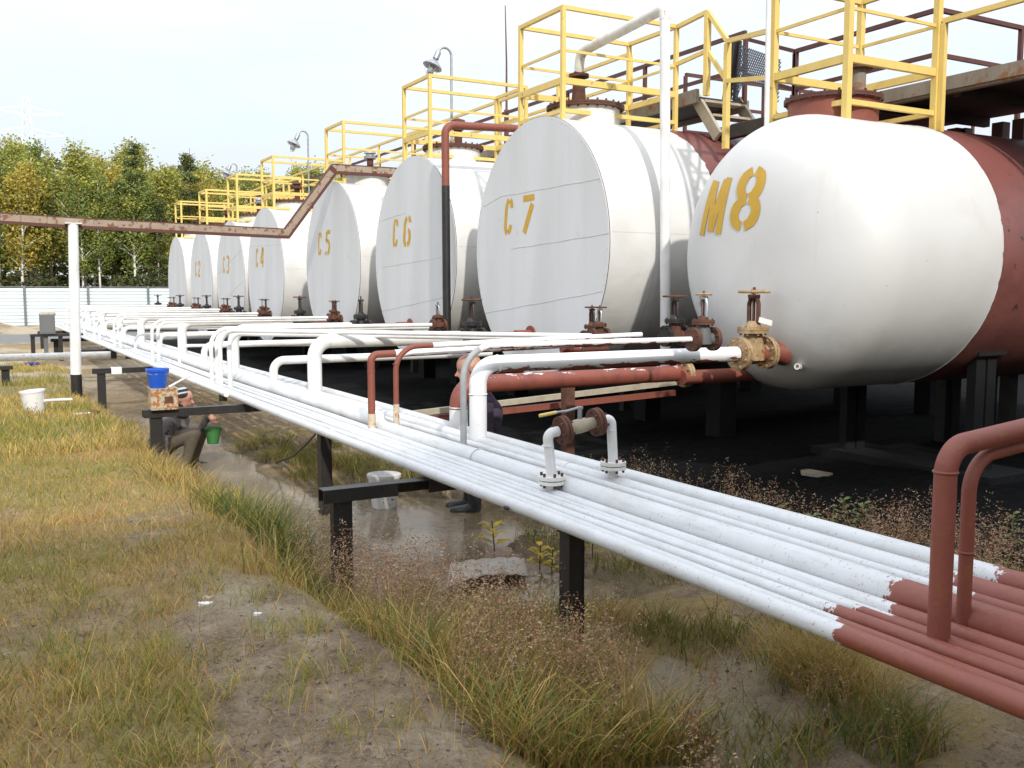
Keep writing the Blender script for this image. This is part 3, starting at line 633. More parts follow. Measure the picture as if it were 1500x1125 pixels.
# yellow step rail between C7 and M8
t = thing('step_railing', (8.12, 9.1, 1.9), 'yellow railing stepping down from tank C 7 to tank M 8', 'railing', 'walkway railings')
A0, A1, A2, A3 = V((8.14, 10.06, 3.43)), P(1037, 17, X=8.12), P(1066, 60, X=8.12), V((7.23, 7.42, 2.66))
dn = V((0, 0, -.47))
mb = MB()
for a, b in ((A0, A1), (A1, A2), (A2, A3)): mb.beam(a, b, .05, .05)
mb.build('top_rail', M['yellow'], t)
mb = MB()
for a, b in ((A0+dn, A1+dn), (A1+dn, A2+dn), (A2+dn, A3+dn)): mb.beam(a, b, .035, .05)
mb.build('middle_rail', M['yellow'], t)
for q, zb2 in ((A1, 2.45), (A2, 1.75)):
    mb = MB(); mb.beam(V((q.x, q.y, zb2)), q+V((0, 0, -.028)), .065, .065); mb.build('post', M['yellow'], t)
a, b = P(1124, 178, X=7.1), P(1127, -60, X=7.1); mb = MB(); mb.cyl(a+V((0, 0, -.6)), b, .026, n=12); tag(mb.build('thin_pole', M['white']), 'thin white pole beside the left yellow post of tank M 8', 'pole')
# brown railings round the lower deck
c0 = P(1374, 14, X=9.8)
rail_run('deck_railing', [(9.8, 9.62, c0.z-1.05), (9.8, c0.y, c0.z-1.05), (14.5, c0.y, c0.z-1.05)], (1.05, .55), M['brown'], 'brown corner railing of the dark deck, top right of the picture', 'deck railings', 1.6)
l0 = P(1167, 80, X=9.8); l1 = P(1138, 42, X=9.8)
rail_run('deck_railing', [(9.8, 9.64, c0.z-1.05), (9.8, 10.6, l1.z-1.05)], (1.05, .55), M['brown'], 'short sloping brown railing at the steps of the dark deck', 'deck railings', 1.2)
rail_run('deck_railing', [(10.2, 12.4, 2.55), (13.6, 12.4, 2.55), (17.5, 12.4, 2.55)], (.95, .5, .05), M['brown'], 'brown railing of the cross walkway behind tank C 7', 'deck railings', 1.7)
rail_run('walkway_railing', [(8.47, 6.36, 1.60), (8.47, 3.3, 1.60)], (1.06,), M['yellow'], 'yellow rail running from tank M 8 out of the right picture edge', 'walkway railings', 3.2, sz=.05)
# expanded metal screen in a dark frame
t = thing('mesh_screen', (9.0, 9.6, 2.4), 'torn grey expanded-metal screen in a dark frame between two tanks', 'screen')
q00, q10, q11, q01 = P(1074, 62, X=9.0), P(1146, 88, X=9.0), P(1142, 150, X=9.0), P(1070, 146, X=9.0)
mb = MB(); 
def bil(s, w): return (q01*(1-s)+q11*s)*(1-w)+(q00*(1-s)+q10*s)*w
nn = 26
for i in range(nn):
    for j in range(20):
        s, w = i/nn, j/20; off = (.5/nn if j % 2 else 0)
        if (s-.45)**2/.09+(w-.0)**2/.12 < 1 or s+off > .98: continue
        a = bil(s+off, w); b = bil(s+off+.5/nn, w+1/20); c = bil(s+off-.5/nn, w+1/20)
        mb.beam(a, b, .006, .012); mb.beam(a, c, .006, .012)
mb.build('mesh', M['mesh'], t)
mb = MB(); mb.beam(P(1076, 58, X=8.98), P(1064, 148, X=8.98), .12, .06, (1, 0, 0)); mb.beam(P(1083, 60, X=9.02), P(1077, 148, X=9.02), .05, .05); mb.build('frame', M['black'], t)

# ------------------------------------------------------------------ risers and arms to the tanks
def pipe(name, pts, r, bend, mat, label, group='white branch pipes to the tanks', n=16, rings=()):
    mb = MB(); f = fillet(pts, bend, 8); mb.tube(f, r, n)
    for q, ax in rings: mb.torus(q, ax, r, .006, n, 6)
    return tag(mb.build(name, mat), label, 'pipe', group)
# M8 branches
yb = 6.52; xb = PZ['B'][0]; xe = 6.0
pipe('riser_pipe', [(xb, yb, PZ['B'][1]), (xb, yb, -.552), (xe, yb, -.552)], .068, .15, M['patchy_white'], 'large freshly painted white riser and arm to the big valve of tank M 8', rings=[((xb, yb, -.78), (0, 0, 1)), ((xb+.17, yb, -.552), (1, 0, 0))], n=22)
q = P(672, 628, X=3.56); za = P(820, 556, Y=q.y).z
pipe('riser_pipe', [(3.56, q.y, PZ['A'][1]), (3.56, q.y, za), (5.95, q.y, za)], .077, .17, M['patchy_red'], 'thick red primed riser and arm under the large white arm', rings=[((3.56, q.y, za-.2), (0, 0, 1))], n=22)
mb = MB(); mb.cyl((3.56, q.y, PZ['A'][1]), (3.56, q.y, PZ['A'][1]+.2), .079, n=22); tag(mb.build('painted_pipe_foot', M['white']), 'white painted foot sleeve of the thick red riser', 'pipe')
q = P(679, 640, X=3.08); za = P(925, 500, Y=q.y).z
mb = MB(); f = fillet([(3.08, q.y, PZ['D'][1]), (3.08, q.y, za), (P(1012, 498, Y=q.y).x, q.y, za)], .24, 10); mb.tube(f[:9], .024, 16); mb.m = 1; mb.tube(f[8:], .0243, 16)
tag(mb.build('riser_pipe', [M['grey_pipe'], M['patchy_white']]), 'thin grey riser curving in front of the bald person', 'pipe', 'white branch pipes to the tanks')
SMALL_M8 = (P(1012, 498, Y=q.y).x, q.y, za)
for (u, v0, v1, xx, r, mm, lab) in ((545, 640, 519, 2.91, .031, M['primer'], 'red primed riser with a tight bend beside the capped pipe'), (581, 640, 508, 3.06, .023, M['primer'], 'thinner red riser with a wide curve')):
    b = P(u, v0, X=xx); zt = P(u+20, v1, Y=b.y).z
    xm = P(650 if r > .03 else 720, v1, Y=b.y).x
    pts = [(xx, b.y, -1.16), (xx, b.y, zt), (5.6, b.y, zt+.05)]
    f = fillet(pts, .06 if r > .03 else .2, 8); mb = MB(); mb.tube(f, r, 16); 
    mb.torus((xx, b.y, zt-.14), (0, 0, 1), r, .004, 16, 5)
    mb.m = 1; mb.cyl((xx, b.y, -1.17), (xx, b.y, -1.02 if r > .03 else -.93), r+.002, n=16)
    mb.m = 2; mb.tube([f[-2]+(f[-1]-f[-2])*.06, f[-1]], r+.0022, 16)
    tag(mb.build('riser_pipe', [mm, M['foot'], M['patchy_white']]), lab+', cream-coloured only at its foot', 'pipe', 'red primed risers')
    mb = MB()
# C branches: one template per tank, spacing and heights shifted a little from tank to tank
def branches(k, Yt, i):
    dz = [0, .0, .0, -.02, .01, 0, .02][i]
    T = 'tank C '+k if k != '1' else 'the farthest tank'
    xa = PZ['B'][0]
    pipe('riser_pipe', [(xa, Yt+.1, -1.16), (xa, Yt+.1, -.55+dz), (5.22 if k in '76' else 5.45, Yt+.1, -.55+dz)], .082, .19, M['white'], 'large white riser and arm to '+T, n=20)
    pipe('riser_pipe', [(3.08, Yt+.75, -1.1), (3.08, Yt+.75, -.80+dz), (6.0, Yt+.75, -.80+dz)], .05, .13, M['white'], 'low white arm close to the rack feeding '+T)
    y1 = Yt-[2.2, 2.1, 1.6, 1.7, 1.5, 1.6, 1.7][i]
    ya = y1 if i else 11.75
    pipe('riser_pipe', [(2.582, ya, -1.17), (2.582, ya, -.45+dz), (5.62, y1, -.45+dz)], .027, .22, M['white'], 'thin white riser with a wide curve to the small valve of '+T)
    y2 = y1+.42
    yb2 = y2 if i else 11.98
    pipe('riser_pipe', [(2.745, yb2, -1.17), (2.745, yb2, -.50+dz), (5.75, y2, -.50+dz)], .03, .18, M['white'], 'second thin white riser on the rack, to '+T)
    y3 = y1-.55
    if i > 1: pipe('riser_pipe', [(2.91, y3, -1.17), (2.91, y3, -.86), (6.1, y3, -.92)], .026, .20, M['white'], 'short white riser low over the rack, to '+T)
    return y1, y2
CB = [branches(k, Yt, i) for i, (k, Yt, zc) in enumerate(TANKS)]
q = P(655, 250, X=6.1)
mb = MB(); f = fillet([(6.1, 12.78, -.9), (6.1, 12.80, 2.42), (8.2, 12.80, 2.50)], .14, 8); mb.m = 0; mb.tube(f, .058, 18)
mb.m = 1; mb.cyl((6.1, 12.7799, -.9), (6.1, 12.7945, 1.55), .0605, n=18)
tag(mb.build('vertical_pipe', [M['primer'], M['black']]), 'red vertical pipe with an elbow on top, coated black below, beside tank C 6', 'pipe')
# tall white pipe and C7 vent line
top = V((6.93, 8.80, 3.05)); foot = V((6.93, 8.70, -.9)); vb = P(848, 108, Y=10.52); vt = P(850, 84, Y=10.45)
t = thing('vent_line', (6.93, 8.7, -.9), 'tall white vent pipe between tanks C 7 and M 8, bending over to the hatch', 'pipe')
mb = MB(); mb.tube([foot, top], .058, 20); mb.build('standpipe', M['white'], t)
mb = MB(); f = fillet([top+V((0, .001, 0)), top+V((.0, .01, .13)), vt+V((0, 0, .06)), vb+V((0, 0, .0))], [.09, .16], 8); mb.tube(f, .062, 18); mb.build('sloping_pipe', M['white_old'], t)
mb = MB(); mb.tube([vb+V((0, 0, .02)), V((vb.x, vb.y, 2.36))], .075, 18, rads=[.066, .10]); mb.cyl((vb.x, vb.y, 2.74), (vb.x, vb.y, 2.78), .13, n=24); mb.build('rusty_foot', M['rust'], t)

# ------------------------------------------------------------------ valves
def bolts(mb, o, ax, r, k, rb=.009, L=.05):
    o = V(o); d = V(ax).normalized(); a = d.orthogonal().normalized(); b = d.cross(a)
    for j in range(k):
        t = 2*math.pi*(j+.5)/k; c = o+(a*math.cos(t)+b*math.sin(t))*r; mb.cyl(c-d*L/2, c+d*L/2, rb, n=6)
def bolt_parts(o, ax, r, k, rb, L, parent):
    o = V(o); d = V(ax).normalized(); a = d.orthogonal().normalized(); b = d.cross(a)
    for j in range(k):
        t = 2*math.pi*(j+.5)/k; c = o+(a*math.cos(t)+b*math.sin(t))*r; mb = MB(); mb.cyl(c-d*L/2, c+d*L/2, rb, n=6); mb.build('bolt', M['rust'], parent)
def gate_valve(loc, s, label, m_body, m_flange, m_wheel, m_yoke, wheel=True, hw=.13, group='handwheel gate valves'):
    """flanged gate valve with its bore along X, handwheel on top; loc = bore centre; s = scale"""
    o = V(loc); t = thing('gate_valve', loc, label, 'valve', group)
    mb = MB(); mb.lathe([(.08*s, -.13*s), (.075*s, -.07*s), (.095*s, -.04*s), (.10*s, 0), (.095*s, .04*s), (.075*s, .07*s), (.08*s, .13*s)], o, (1, 0, 0), 22)
    mb.lathe([(.105*s, -.06*s), (.10*s, .05*s), (.085*s, .13*s), (.08*s, .18*s)], o, (0, 0, 1), 22); mb.build('body', m_body, t)
    for sg in (-1, 1):
        mb = MB(); mb.cyl(o+V((sg*.131*s, 0, 0)), o+V((sg*.156*s, 0, 0)), .148*s, n=28); mb.cyl(o+V((sg*.16*s, 0, 0)), o+V((sg*.186*s, 0, 0)), .148*s, n=28)
        bolts(mb, o+V((sg*.158*s, 0, 0)), (1, 0, 0), .122*s, 8, .012*s, .095*s); mb.build('flange', m_flange, t)
    mb = MB(); mb.cyl(o+V((0, 0, .181*s)), o+V((0, 0, .205*s)), .14*s, n=26); mb.cyl(o+V((0, 0, .208*s)), o+V((0, 0, .235*s)), .14*s, n=26); bolts(mb, o+V((0, 0, .208*s)), (0, 0, 1), .118*s, 8, .011*s, .09*s)
    mb.lathe([(.075*s, .236*s), (.06*s, .27*s), (.045*s, .29*s)], o, (0, 0, 1), 18); mb.build('bonnet', m_flange, t)
    mb = MB()
    for sg in (-1, 1): mb.tube([o+V((0, sg*.058*s, .27*s)), o+V((0, sg*.058*s, .44*s)), o+V((0, sg*.035*s, .50*s))], .02*s, 8)
    mb.cyl(o+V((0, 0, .49*s)), o+V((0, 0, .525*s)), .055*s, n=14); mb.build('yoke', m_yoke, t)
    mb = MB(); mb.cyl(o+V((0, 0, .28*s)), o+V((0, 0, .59*s)), .014*s, n=10); mb.build('stem', M['rust'], t)
    if wheel:
        mb = MB(); c = o+V((0, 0, .55*s)); mb.torus(c, (0, 0, 1), hw*s, .014*s, 26, 8); mb.cyl(c-V((0, 0, .02*s)), c+V((0, 0, .02*s)), .03*s, n=12)
        for j in range(5):
            a = j*2*math.pi/5; mb.cyl(c, c+V((math.cos(a), math.sin(a), 0))*hw*s, .010*s, n=6)
        mb.build('handwheel', m_wheel, t)
    return t
# M8
v = gate_valve((xe+.20, yb, -.552), 1.02, 'large rusty ochre gate valve on the big white arm at M 8', M['ochre'], M['ochre'], M['ochre'], M['rust'])
mb = MB(); o = V((xe+.20, yb-.09, -.552+.285)); mb.beam(o+V((-.02, 0, .025)), o+V((.14, 0, -.01)), .004, .05, (0, 0, 1)); mb.build('tag_plate', M['bucket'], v)
gate_valve((SMALL_M8[0]+.13, SMALL_M8[1], SMALL_M8[2]), .68, 'small grey gate valve with dark flanges ending the thin arm before M 8', M['grey_metal'], M['rust'], M['ochre'], M['galv'], True, .09)
p = P(988, 492, X=6.15); gate_valve((6.15, p.y, p.z), .72, 'dark rusty gate valve behind the thin arm, between tanks C 7 and M 8', M['rust'], M['black'], M['rust'], M['black'], True, .16)
p = P(1003, 548, X=5.98); t = thing('blind_flange', (p.x, p.y, p.z-.1), 'rusty round flange closing the red arm below the big valve', 'flange')
mb = MB(); mb.cyl(p+V((-.03, 0, 0)), p+V((0, 0, 0)), .125, n=28); mb.cyl(p+V((.004, 0, 0)), p+V((.034, 0, 0)), .125, n=28); mb.build('plate', M['ochre'], t)
bolt_parts(p, (1, 0, 0), .10, 8, .011, .1, t)
protoB = None
for i, (k, Yt, zc) in enumerate(TANKS):
    T = 'tank C '+k if k != '1' else 'the farthest tank'; y1, y2 = CB[i]
    xa = 5.22 if k in '76' else 5.45
    gate_valve((xa+.165, Yt+.1, -.56), .86, 'large '+('black' if k in '76' else 'dark rusty')+' gate valve at the foot of '+T, M['black'], M['black'], M['rust'], M['black'], k != '6', .14)
    gate_valve((5.71, y1, -.45), .54, 'small rusty gate valve on the thin arm before '+T, M['rust'], M['rust'], M['rust'], M['galv' if k != '5' else 'rust'], k != '6', .13)
    p = V((5.9, y2, -.5)); gate_valve(p, .62, 'dark gate valve with its wheel up beside the small one of '+T, M['black'], M['rust'], M['rust'], M['black'], k != '6', .12)
    mb = MB(); mb.cyl((5.78, Yt+.1, -.55), (6.02, Yt+.1, -.55), .075, n=18); mb.cyl((5.86, y1, -.45), (6.6, y1, -.45), .03, n=12)
    mb = MB(); mb.tube([(xa+.33, Yt+.1, -.56), (6.03, Yt+.1, -.56)], .07, 18); tag(mb.build('pipe_stub', M['primer']), 'short red pipe stub between the large valve and '+T, 'pipe', 'red pipe stubs')
# ball valve bridge over the rack
t = thing('valve_bridge', (3.1, 4.7, -1.16), 'white pipe bridge with rusty flanges and a yellow-handled ball valve on the rack', 'valve')
Yb = 4.7; f1 = P(820, 631, Y=Yb); f2 = P(878, 617, Y=Yb); b1_ = P(808, 722, Y=Yb); b2_ = P(898, 700, Y=Yb)
dv = (f2-f1).normalized()
for nm, base_, fl, sg in (('a', b1_, f1, -1), ('b', b2_, f2, 1)):
    mb = MB(); kn = V((base_.x+sg*.0, Yb, fl.z-.0))
    kn = V((fl.x+sg*.085, Yb, fl.z-sg*(-.0)+ (dv.z*.085*sg)))
    mb.tube(fillet([base_+V((0, 0, .0)), V((base_.x, Yb, base_.z+.10)), kn, fl+dv*sg*.012], [.05, .055], 8), .030, 16)
    mb.torus(kn+V((0, 0, -.07)), (0, 0, 1), .030, .004, 16, 5); mb.build('elbow_pipe', M['white'], t)
    mb = MB(); c = base_+V((0, 0, .055)); mb.cyl(c, c+V((0, 0, .020)), .078, n=28); mb.cyl(c+V((0, 0, .026)), c+V((0, 0, .047)), .078, n=28); fb = mb.build('base_flange', M['white_old'], t)
    bolt_parts(c+V((0, 0, .024)), (0, 0, 1), .062, 6, .0085, .085, fb)
    mb = MB(); mb.cyl(fl-dv*sg*.0, fl-dv*sg*.018, .085, n=28); mb.cyl(fl-dv*sg*.023, fl-dv*sg*.043, .085, n=28); fo = mb.build('rusty_flange', M['rust'], t)
    bolt_parts(fl-dv*sg*.02, dv, .066, 6, .009, .085, fo)
mb = MB(); L = (f2-f1).length; mb.lathe([(.034, .04), (.036, L*.3), (.042, L*.35), (.045, L*.5), (.042, L*.65), (.036, L*.7), (.034, L-.04)], f1, dv, 20); mb.build('ball_valve', M['wood'], t)
c = (f1+f2)/2; mb = MB(); mb.cyl(c+V((0, 0, .03)), c+V((0, 0, .10)), .014, n=12); mb.cyl(c+V((0, 0, .10)), c+V((0, 0, .115)), .02, n=6); mb.build('stem', M['galv'], t)
mb = MB(); h0 = c+V((0, 0, .112)); h1 = P(790, 609, Y=Yb+.02); hm = P(815, 604, Y=Yb+.01); mb.tube([h0, P(830, 602, Y=Yb), hm], .007, 8); lv = mb.build('lever', M['galv'], t)
mb = MB(); mb.tube([hm, h1], .010, 10); mb.build('grip', M['yellow'], lv)
mb = MB(); q0 = P(748, 743, X=2.57); mb.ball((q0.x-.028, q0.y, q0.z+.0), (.012, .03, .012), 10); tag(mb.build('paint_chip', M['black']), 'black bare spot on the outermost pipe', 'paint chip')

# red U-bends in the near right corner
for (nm, x, y, zt, r, lab) in (('F', 2.80, 2.02, None, .037, 'thick red primed pipe rising from the rack and bending right, nearest to the camera'), ('E', 2.93, 2.045, None, .024, 'thinner red primed pipe beside the thick one, bending right')):
    b = P(1375 if nm == 'F' else 1410, 925, Y=y); zt = P(1440, 650, Y=y).z if nm == 'F' else P(1460, 667, Y=y).z
    xx = b.x
    mb = MB(); f = fillet([(xx, y, PZ[nm][1]), (xx, y, zt), (xx+2.6, y, zt+.22)], .10 if nm == 'F' else .13, 12); mb.tube(f, r, 24)
    q = P(1372 if nm == 'F' else 1408, 693 if nm == 'F' else 810, Y=y); mb.torus((xx, y, q.z), (0, 0, 1), r, .005, 24, 6)
    tag(mb.build('riser_pipe', M['primer']), lab, 'pipe', 'red primed risers')

# ------------------------------------------------------------------ cable tray, lamps, rod
Yt_ = 17.86
path = [V((-9, Yt_, 1.42)), P(0, 318, Y=Yt_), P(108, 325, Y=Yt_), P(420, 341, Y=Yt_), P(490, 246, Y=Yt_), P(590, 252, Y=Yt_), P(700, 262, Y=Yt_)]
t = thing('cable_tray', path[2], 'long rusty beige and brown cable tray on a white post, bending up over C 5', 'cable tray')
def planar_sweep(mb, path, lo, hi, y0, y1):
    """bar of constant height swept along a path in an XZ plane, mitred at the bends"""
    vs = []
    for i, p in enumerate(path):
        a = (path[i]-path[i-1]).normalized() if i else (path[1]-path[0]).normalized(); b = (path[i+1]-path[i]).normalized() if i < len(path)-1 else a
        na, nb = V((-a.z, 0, a.x)), V((-b.z, 0, b.x)); m = (na+nb).normalized(); m = m/max(.4, m.dot(na))
        vs += [V((p.x, y, p.z))+m*h for y, h in ((y0, lo), (y1, lo), (y1, hi), (y0, hi))]
    fs = [(4*i+k, 4*i+(k+1) % 4, 4*i+4+(k+1) % 4, 4*i+4+k) for i in range(len(path)-1) for k in range(4)]+[(0, 1, 2, 3), tuple(4*len(path)-4+k for k in (3, 2, 1, 0))]
    mb.add(vs, fs)
mb = MB(); planar_sweep(mb, path, -.055, .062, Yt_-.006, Yt_+.006); mb.build('side_plate', M['tray'], t, 20)
mb = MB(); planar_sweep(mb, path, -.105, -.0555, Yt_-.012, Yt_+.10); mb.build('bottom_angle', M['tray_rust'], t, 20)
mb = MB(); planar_sweep(mb, path, .0625, .078, Yt_-.012, Yt_+.10); mb.build('top_flange', M['tray_rust'], t, 20)
for k in (0, 2, 3, 4):
    mb = MB(); q = path[k+1]; w = .09; planar_sweep(mb, [q+(path[k]-q).normalized()*w, q], -.05, .058, Yt_-.012, Yt_-.0065); mb.build('splice_plate', M['tray_rust'] if k == 3 else M['tray'], t, 20)
p = P(110, 560, Y=17.78); gz = float(ground(p.x, 17.78)); t = thing('tray_post', (p.x, 17.78, gz), 'white round post with a black foot carrying the cable tray', 'post')
mb = MB(); q = P(107, 328, Y=17.78); mb.tube([(p.x+.02, 17.78, gz+.38), (q.x, 17.78, q.z)], .082, 20, rads=[.088, .08]); mb.box((q.x-.13, 17.70, q.z+.001), (q.x+.13, 17.95, q.z+.016)); mb.build('shaft', M['white'], t)
mb = MB(); mb.cyl((p.x+.025, 17.78, gz-.2), (p.x+.02, 17.78, gz+.379), .089, n=20); mb.build('foot', M['black'], t)
def lamp(u0, vtop, vbot, uh, vh, Y0, label):
    """goose-neck lamp on a thin pole; head hangs to the left"""
    X = 7.5; a = P(u0, vtop, X=X); b = P(u0, vbot, X=X); Y = a.y; h = P(uh, vh, Y=Y); s = .5*(a.x-h.x)
    t = thing('yard_lamp', (a.x, Y, b.z), label, 'lamp', 'goose-neck lamps over the tanks')
    mb = MB(); w = (a.x-h.x)*.62
    pts = [V((a.x, Y, b.z)), V((a.x, Y, a.z))]+[V((a.x-w/2+w/2*math.cos(k), Y, a.z+w/2*math.sin(k))) for k in np.linspace(.2, 2.6, 10)]
    mb.tube(pts, .022, 10); mb.build('pole', M['galv'], t)
    e = pts[-1]; d = V((-.45, 0, -1)).normalized(); L = (h-e).length
    mb = MB(); mb.lathe([(.02, 0), (.05, .03), (.055, .16), (.03, .18), (.05, .19), (.17, .30), (.175, .32), (.15, .31), (.03, .22)], e, d, 18); mb.build('housing', M['galv'], t)
    mb = MB(); mb.lathe([(.06, .30), (.065, .38), (.05, .44), (.01, .46)], e, d, 14); mb.build('glass', M['glass'], t)
    mb = MB()
    for k in range(6):
        a_ = k*math.pi/3; o1 = d.orthogonal().normalized(); o2 = d.cross(o1); c_ = (o1*math.cos(a_)+o2*math.sin(a_))
        mb.tube([e+d*.31+c_*.12, e+d*.42+c_*.10, e+d*.50+c_*.03], .006, 5)
    mb.build('guard_cage', M['galv'], t)
lamp(661, 82, 215, 630, 92, 0, 'goose-neck lamp on a thin white pole between tanks C 6 and C 7')
lamp(451, 200, 300, 428, 208, 0, 'goose-neck lamp on a thin white pole behind tank C 4')
lamp(347, 245, 330, 331, 248, 0, 'smallest goose-neck lamp, far away in front of the trees')
b0 = P(742, 172, X=9.6); b1 = P(740, 8, X=9.6); t = thing('lightning_rod', (b0.x, b0.y, 2.5), 'thin lightning rod on a red foot pole standing against the sky', 'rod')
mb = MB(); mb.cyl((b0.x, b0.y, 1.5), (b0.x, b0.y, b0.z+.15), .05, n=14); mb.build('foot_pole', M['primer'], t)
mb = MB(); mb.tube([(b0.x, b0.y, b0.z+.15), (b0.x, b0.y, (b0.z+b1.z)/2), b1], .012, 8, rads=[.024, .018, .010]); mb.build('rod', M['brown'], t)

# ------------------------------------------------------------------ small things on the left
p = P(70, 492, Y=28.0); t = thing('control_cabinet', (p.x, 28, -1.25), 'grey control cabinet on a dark frame at the far end of the rack', 'cabinet')
w = .36
mb = MB(); zc0 = P(70, 489, Y=28).z; zc1 = P(70, 461, Y=28).z
mb.box((p.x-w/2, 27.85, zc0), (p.x+w/2, 28.15, zc1)); mb.build('box', M['grey_metal'], t)
mb = MB(); mb.box((p.x-w/2+.03, 27.838, zc0+.03), (p.x+w/2-.03, 27.848, zc1-.03)); mb.build('door', M['grey_metal'], t)
mb = MB(); mb.box((p.x-.42, 27.9, zc0-.07), (p.x+.85, 28.12, zc0-.002)); mb.build('frame', M['black'], t)
for dx in (-.36, -.05, .3, .72):
    mb = MB(); g = float(ground(p.x+dx, 28)); mb.box((p.x+dx-.05, 27.96, g-.2), (p.x+dx+.05, 28.06, zc0-.071)); mb.build('leg', M['black'] if dx != -.05 else M['grey_metal'], t)
mb = MB()
for j in range(5): mb.ball((p.x+random.uniform(-.14, .14), 28+random.uniform(-.08, .08), zc1+.015), (.09, .09, .05+.03*random.random()), 8)
tag(mb.build('rag_heap', M['wood']), 'pale crumpled rag on top of the grey cabinet', 'rag')
a = V((-9, 21.8, -1.30)); b = P(165, 520, Y=21.6)
mb = MB(); mb.tube([a, V((b.x, 21.7, b.z))], .075, 18); mb.m = 1; mb.cyl((b.x-.02, 21.7, b.z), (2.62, 21.68, b.z), .083, n=18)
tag(mb.build('side_pipe', [M['white_old'], M['black']]), 'white horizontal pipe coming in from the left behind the post', 'pipe')
p = P(8, 530, Y=20.6); t = thing('pipe_trestle', (p.x, 20.6, -1.75), 'low dark trestle under the side pipe at the left edge', 'pipe support')
mb = MB(); mb.box((p.x-.5, 20.5, -1.46), (p.x+.12, 20.7, -1.39)); mb.build('beam', M['black'], t)
mb = MB(); mb.box((p.x-.08, 20.55, -2.0), (p.x+.06, 20.65, -1.461)); mb.build('post', M['black'], t)

def bucket(name, c, r0, r1, h, mat, label, tilt=(0, 0, 0), bail=True, fill=None, ink=False, raise_bail=False):
    """open bucket with a rolled rim, wire bail"""
    t = thing(name, c, label, 'bucket'); c = V(c); mb = MB()
    mb.lathe([(.001, .0), (r0*.97, .0), (r0, .01), (r1, h-.03), (r1+.008, h-.028), (r1+.009, h), (r1-.003, h+.002), (r1-.004, h-.02), (r0-.004, .012), (.001, .012)], c, (0, 0, 1), 32, False); mb.build('pail', mat, t)
    if fill == 'lid': mb = MB(); mb.lathe([(.001, h+.016), (r1*.7, h+.014), (r1+.006, h+.006), (r1+.012, h+.004), (r1+.012, h-.02)], c, (0, 0, 1), 32, False); mb.build('lid', mat, t)
    elif fill: mb = MB(); mb.lathe([(.001, h*.8), (r0+(r1-r0)*.8-.006, h*.8)], c, (0, 0, 1), 28, False); mb.build('paint', fill, t)
    if ink:
        mb = MB()
        for k in range(22):
            a = random.uniform(-2.75, -1.3); z = random.uniform(.25, .8)*h; rr = r0+(r1-r0)*z/h+.002; w_ = random.uniform(.03, .14); hh = random.uniform(.005, .016)
            if k > 16: w_, hh = .05, .03
            vs = [c+V((rr*math.cos(a+s*w_), rr*math.sin(a+s*w_), z+q)) for q in (0, hh) for s in (0, .5, 1)]
            mb.add(vs, [(0, 1, 4, 3), (1, 2, 5, 4)])
        mb.build('print', M['label_ink'], t)
    if bail:
        mb = MB(); zz = h-.03; k = np.linspace(0, math.pi, 14); s = 1 if raise_bail else -.25
        pts = [c+V((r1*1.03*math.cos(a), (0 if raise_bail else r1*1.1*math.sin(a)*-.8), zz+r1*1.25*math.sin(a)*s)) for a in k]; mb.tube(pts, .004, 6); mb.build('handle', M['galv'], t)
    t.rotation_euler = tilt; return t
p = P(52, 603, z=-1.71); gz = float(ground(p.x, p.y)); bucket('bucket', (p.x, p.y, gz-.01), .125, .165, .36, M['bucket'], 'white paint bucket with dark print standing in the grass by the post', (0, R(-5), 0), True, M['rust'], True)
a = P(66, 592, z=-1.60); b = P(105, 588, z=-1.60); mb = MB(); mb.tube([a+V((0, 0, .05)), b+V((0, 0, .03))], .022, 10); tag(mb.build('roller_handle', M['white']), 'white paint-covered stick leaning beside the white bucket', 'stick')
a = P(108, 607, z=-1.68); b = P(132, 605, z=-1.68); t = thing('paint_brush', a, 'paint brush with white handle and dark bristles lying in the grass', 'brush')
mb = MB(); mb.tube([a, b], .014, 8); mb.build('stick', M['white'], t)
mb = MB(); mb.ball(b+(b-a).normalized()*.06, (.08, .04, .035), 10); mb.build('bristles', M['rust'], t)
p = P(47, 534, z=-1.76); mb = MB()
for j in range(5): mb.ball(p+V((random.uniform(-.1, .1), random.uniform(-.06, .06), .02)), (.09, .06, .04), 8)
tag(mb.build('cloth', M['rag']), 'small dark blue rag on the bare ground', 'rag')
# rusty can with the blue bucket on top, both on the black beam end
cx = P(239, 590, Y=10.62).x; zt = zb-.012+.001
t = thing('rusty_can', (cx, 10.62, zt), 'square rusty paint can on the black beam end', 'can')
mb = MB(); hw, hh = .135, .215; mb.box((cx-hw, 10.52, zt), (cx+hw, 10.72, zt+hh)); mb.box((cx-hw-.005, 10.515, zt+hh+.0002), (cx+hw+.005, 10.725, zt+hh+.012)); mb.box((cx-hw-.004, 10.516, zt+.02), (cx+hw+.004, 10.5198, zt+.03)); mb.build('body', M['can'], t)
mb = MB(); mb.box((cx+.0, 10.512, zt+.07), (cx+.085, 10.518, zt+.14)); mb.build('label_patch', M['rust'], t)
bx = P(231, 560, Y=10.62).x; bz = zt+hh+.0125
bucket('bucket', (bx, 10.62, bz), .082, .112, .205, M['blue'], 'blue bucket smeared with white paint on top of the rusty can', (0, 0, 0), True, M['white'])
mb = MB(); a = V((bx+.10, 10.545, bz+.012)); b = P(278, 550, Y=10.6); mb.tube([a, (a+b)/2, b], .010, 8, rads=[.012, .01, .016]); tag(mb.build('brush_stick', M['white']), 'white paint stick slanting from the blue bucket up to the pipe', 'stick')
# bucket in the puddle
p = P(563, 742, z=WATER); bucket('bucket', (p.x, p.y, WATER-.06), .105, .145, .36, M['bucket'], 'white bucket standing in the puddle behind the cut beam', (0, 0, R(40)), False, 'lid', True)
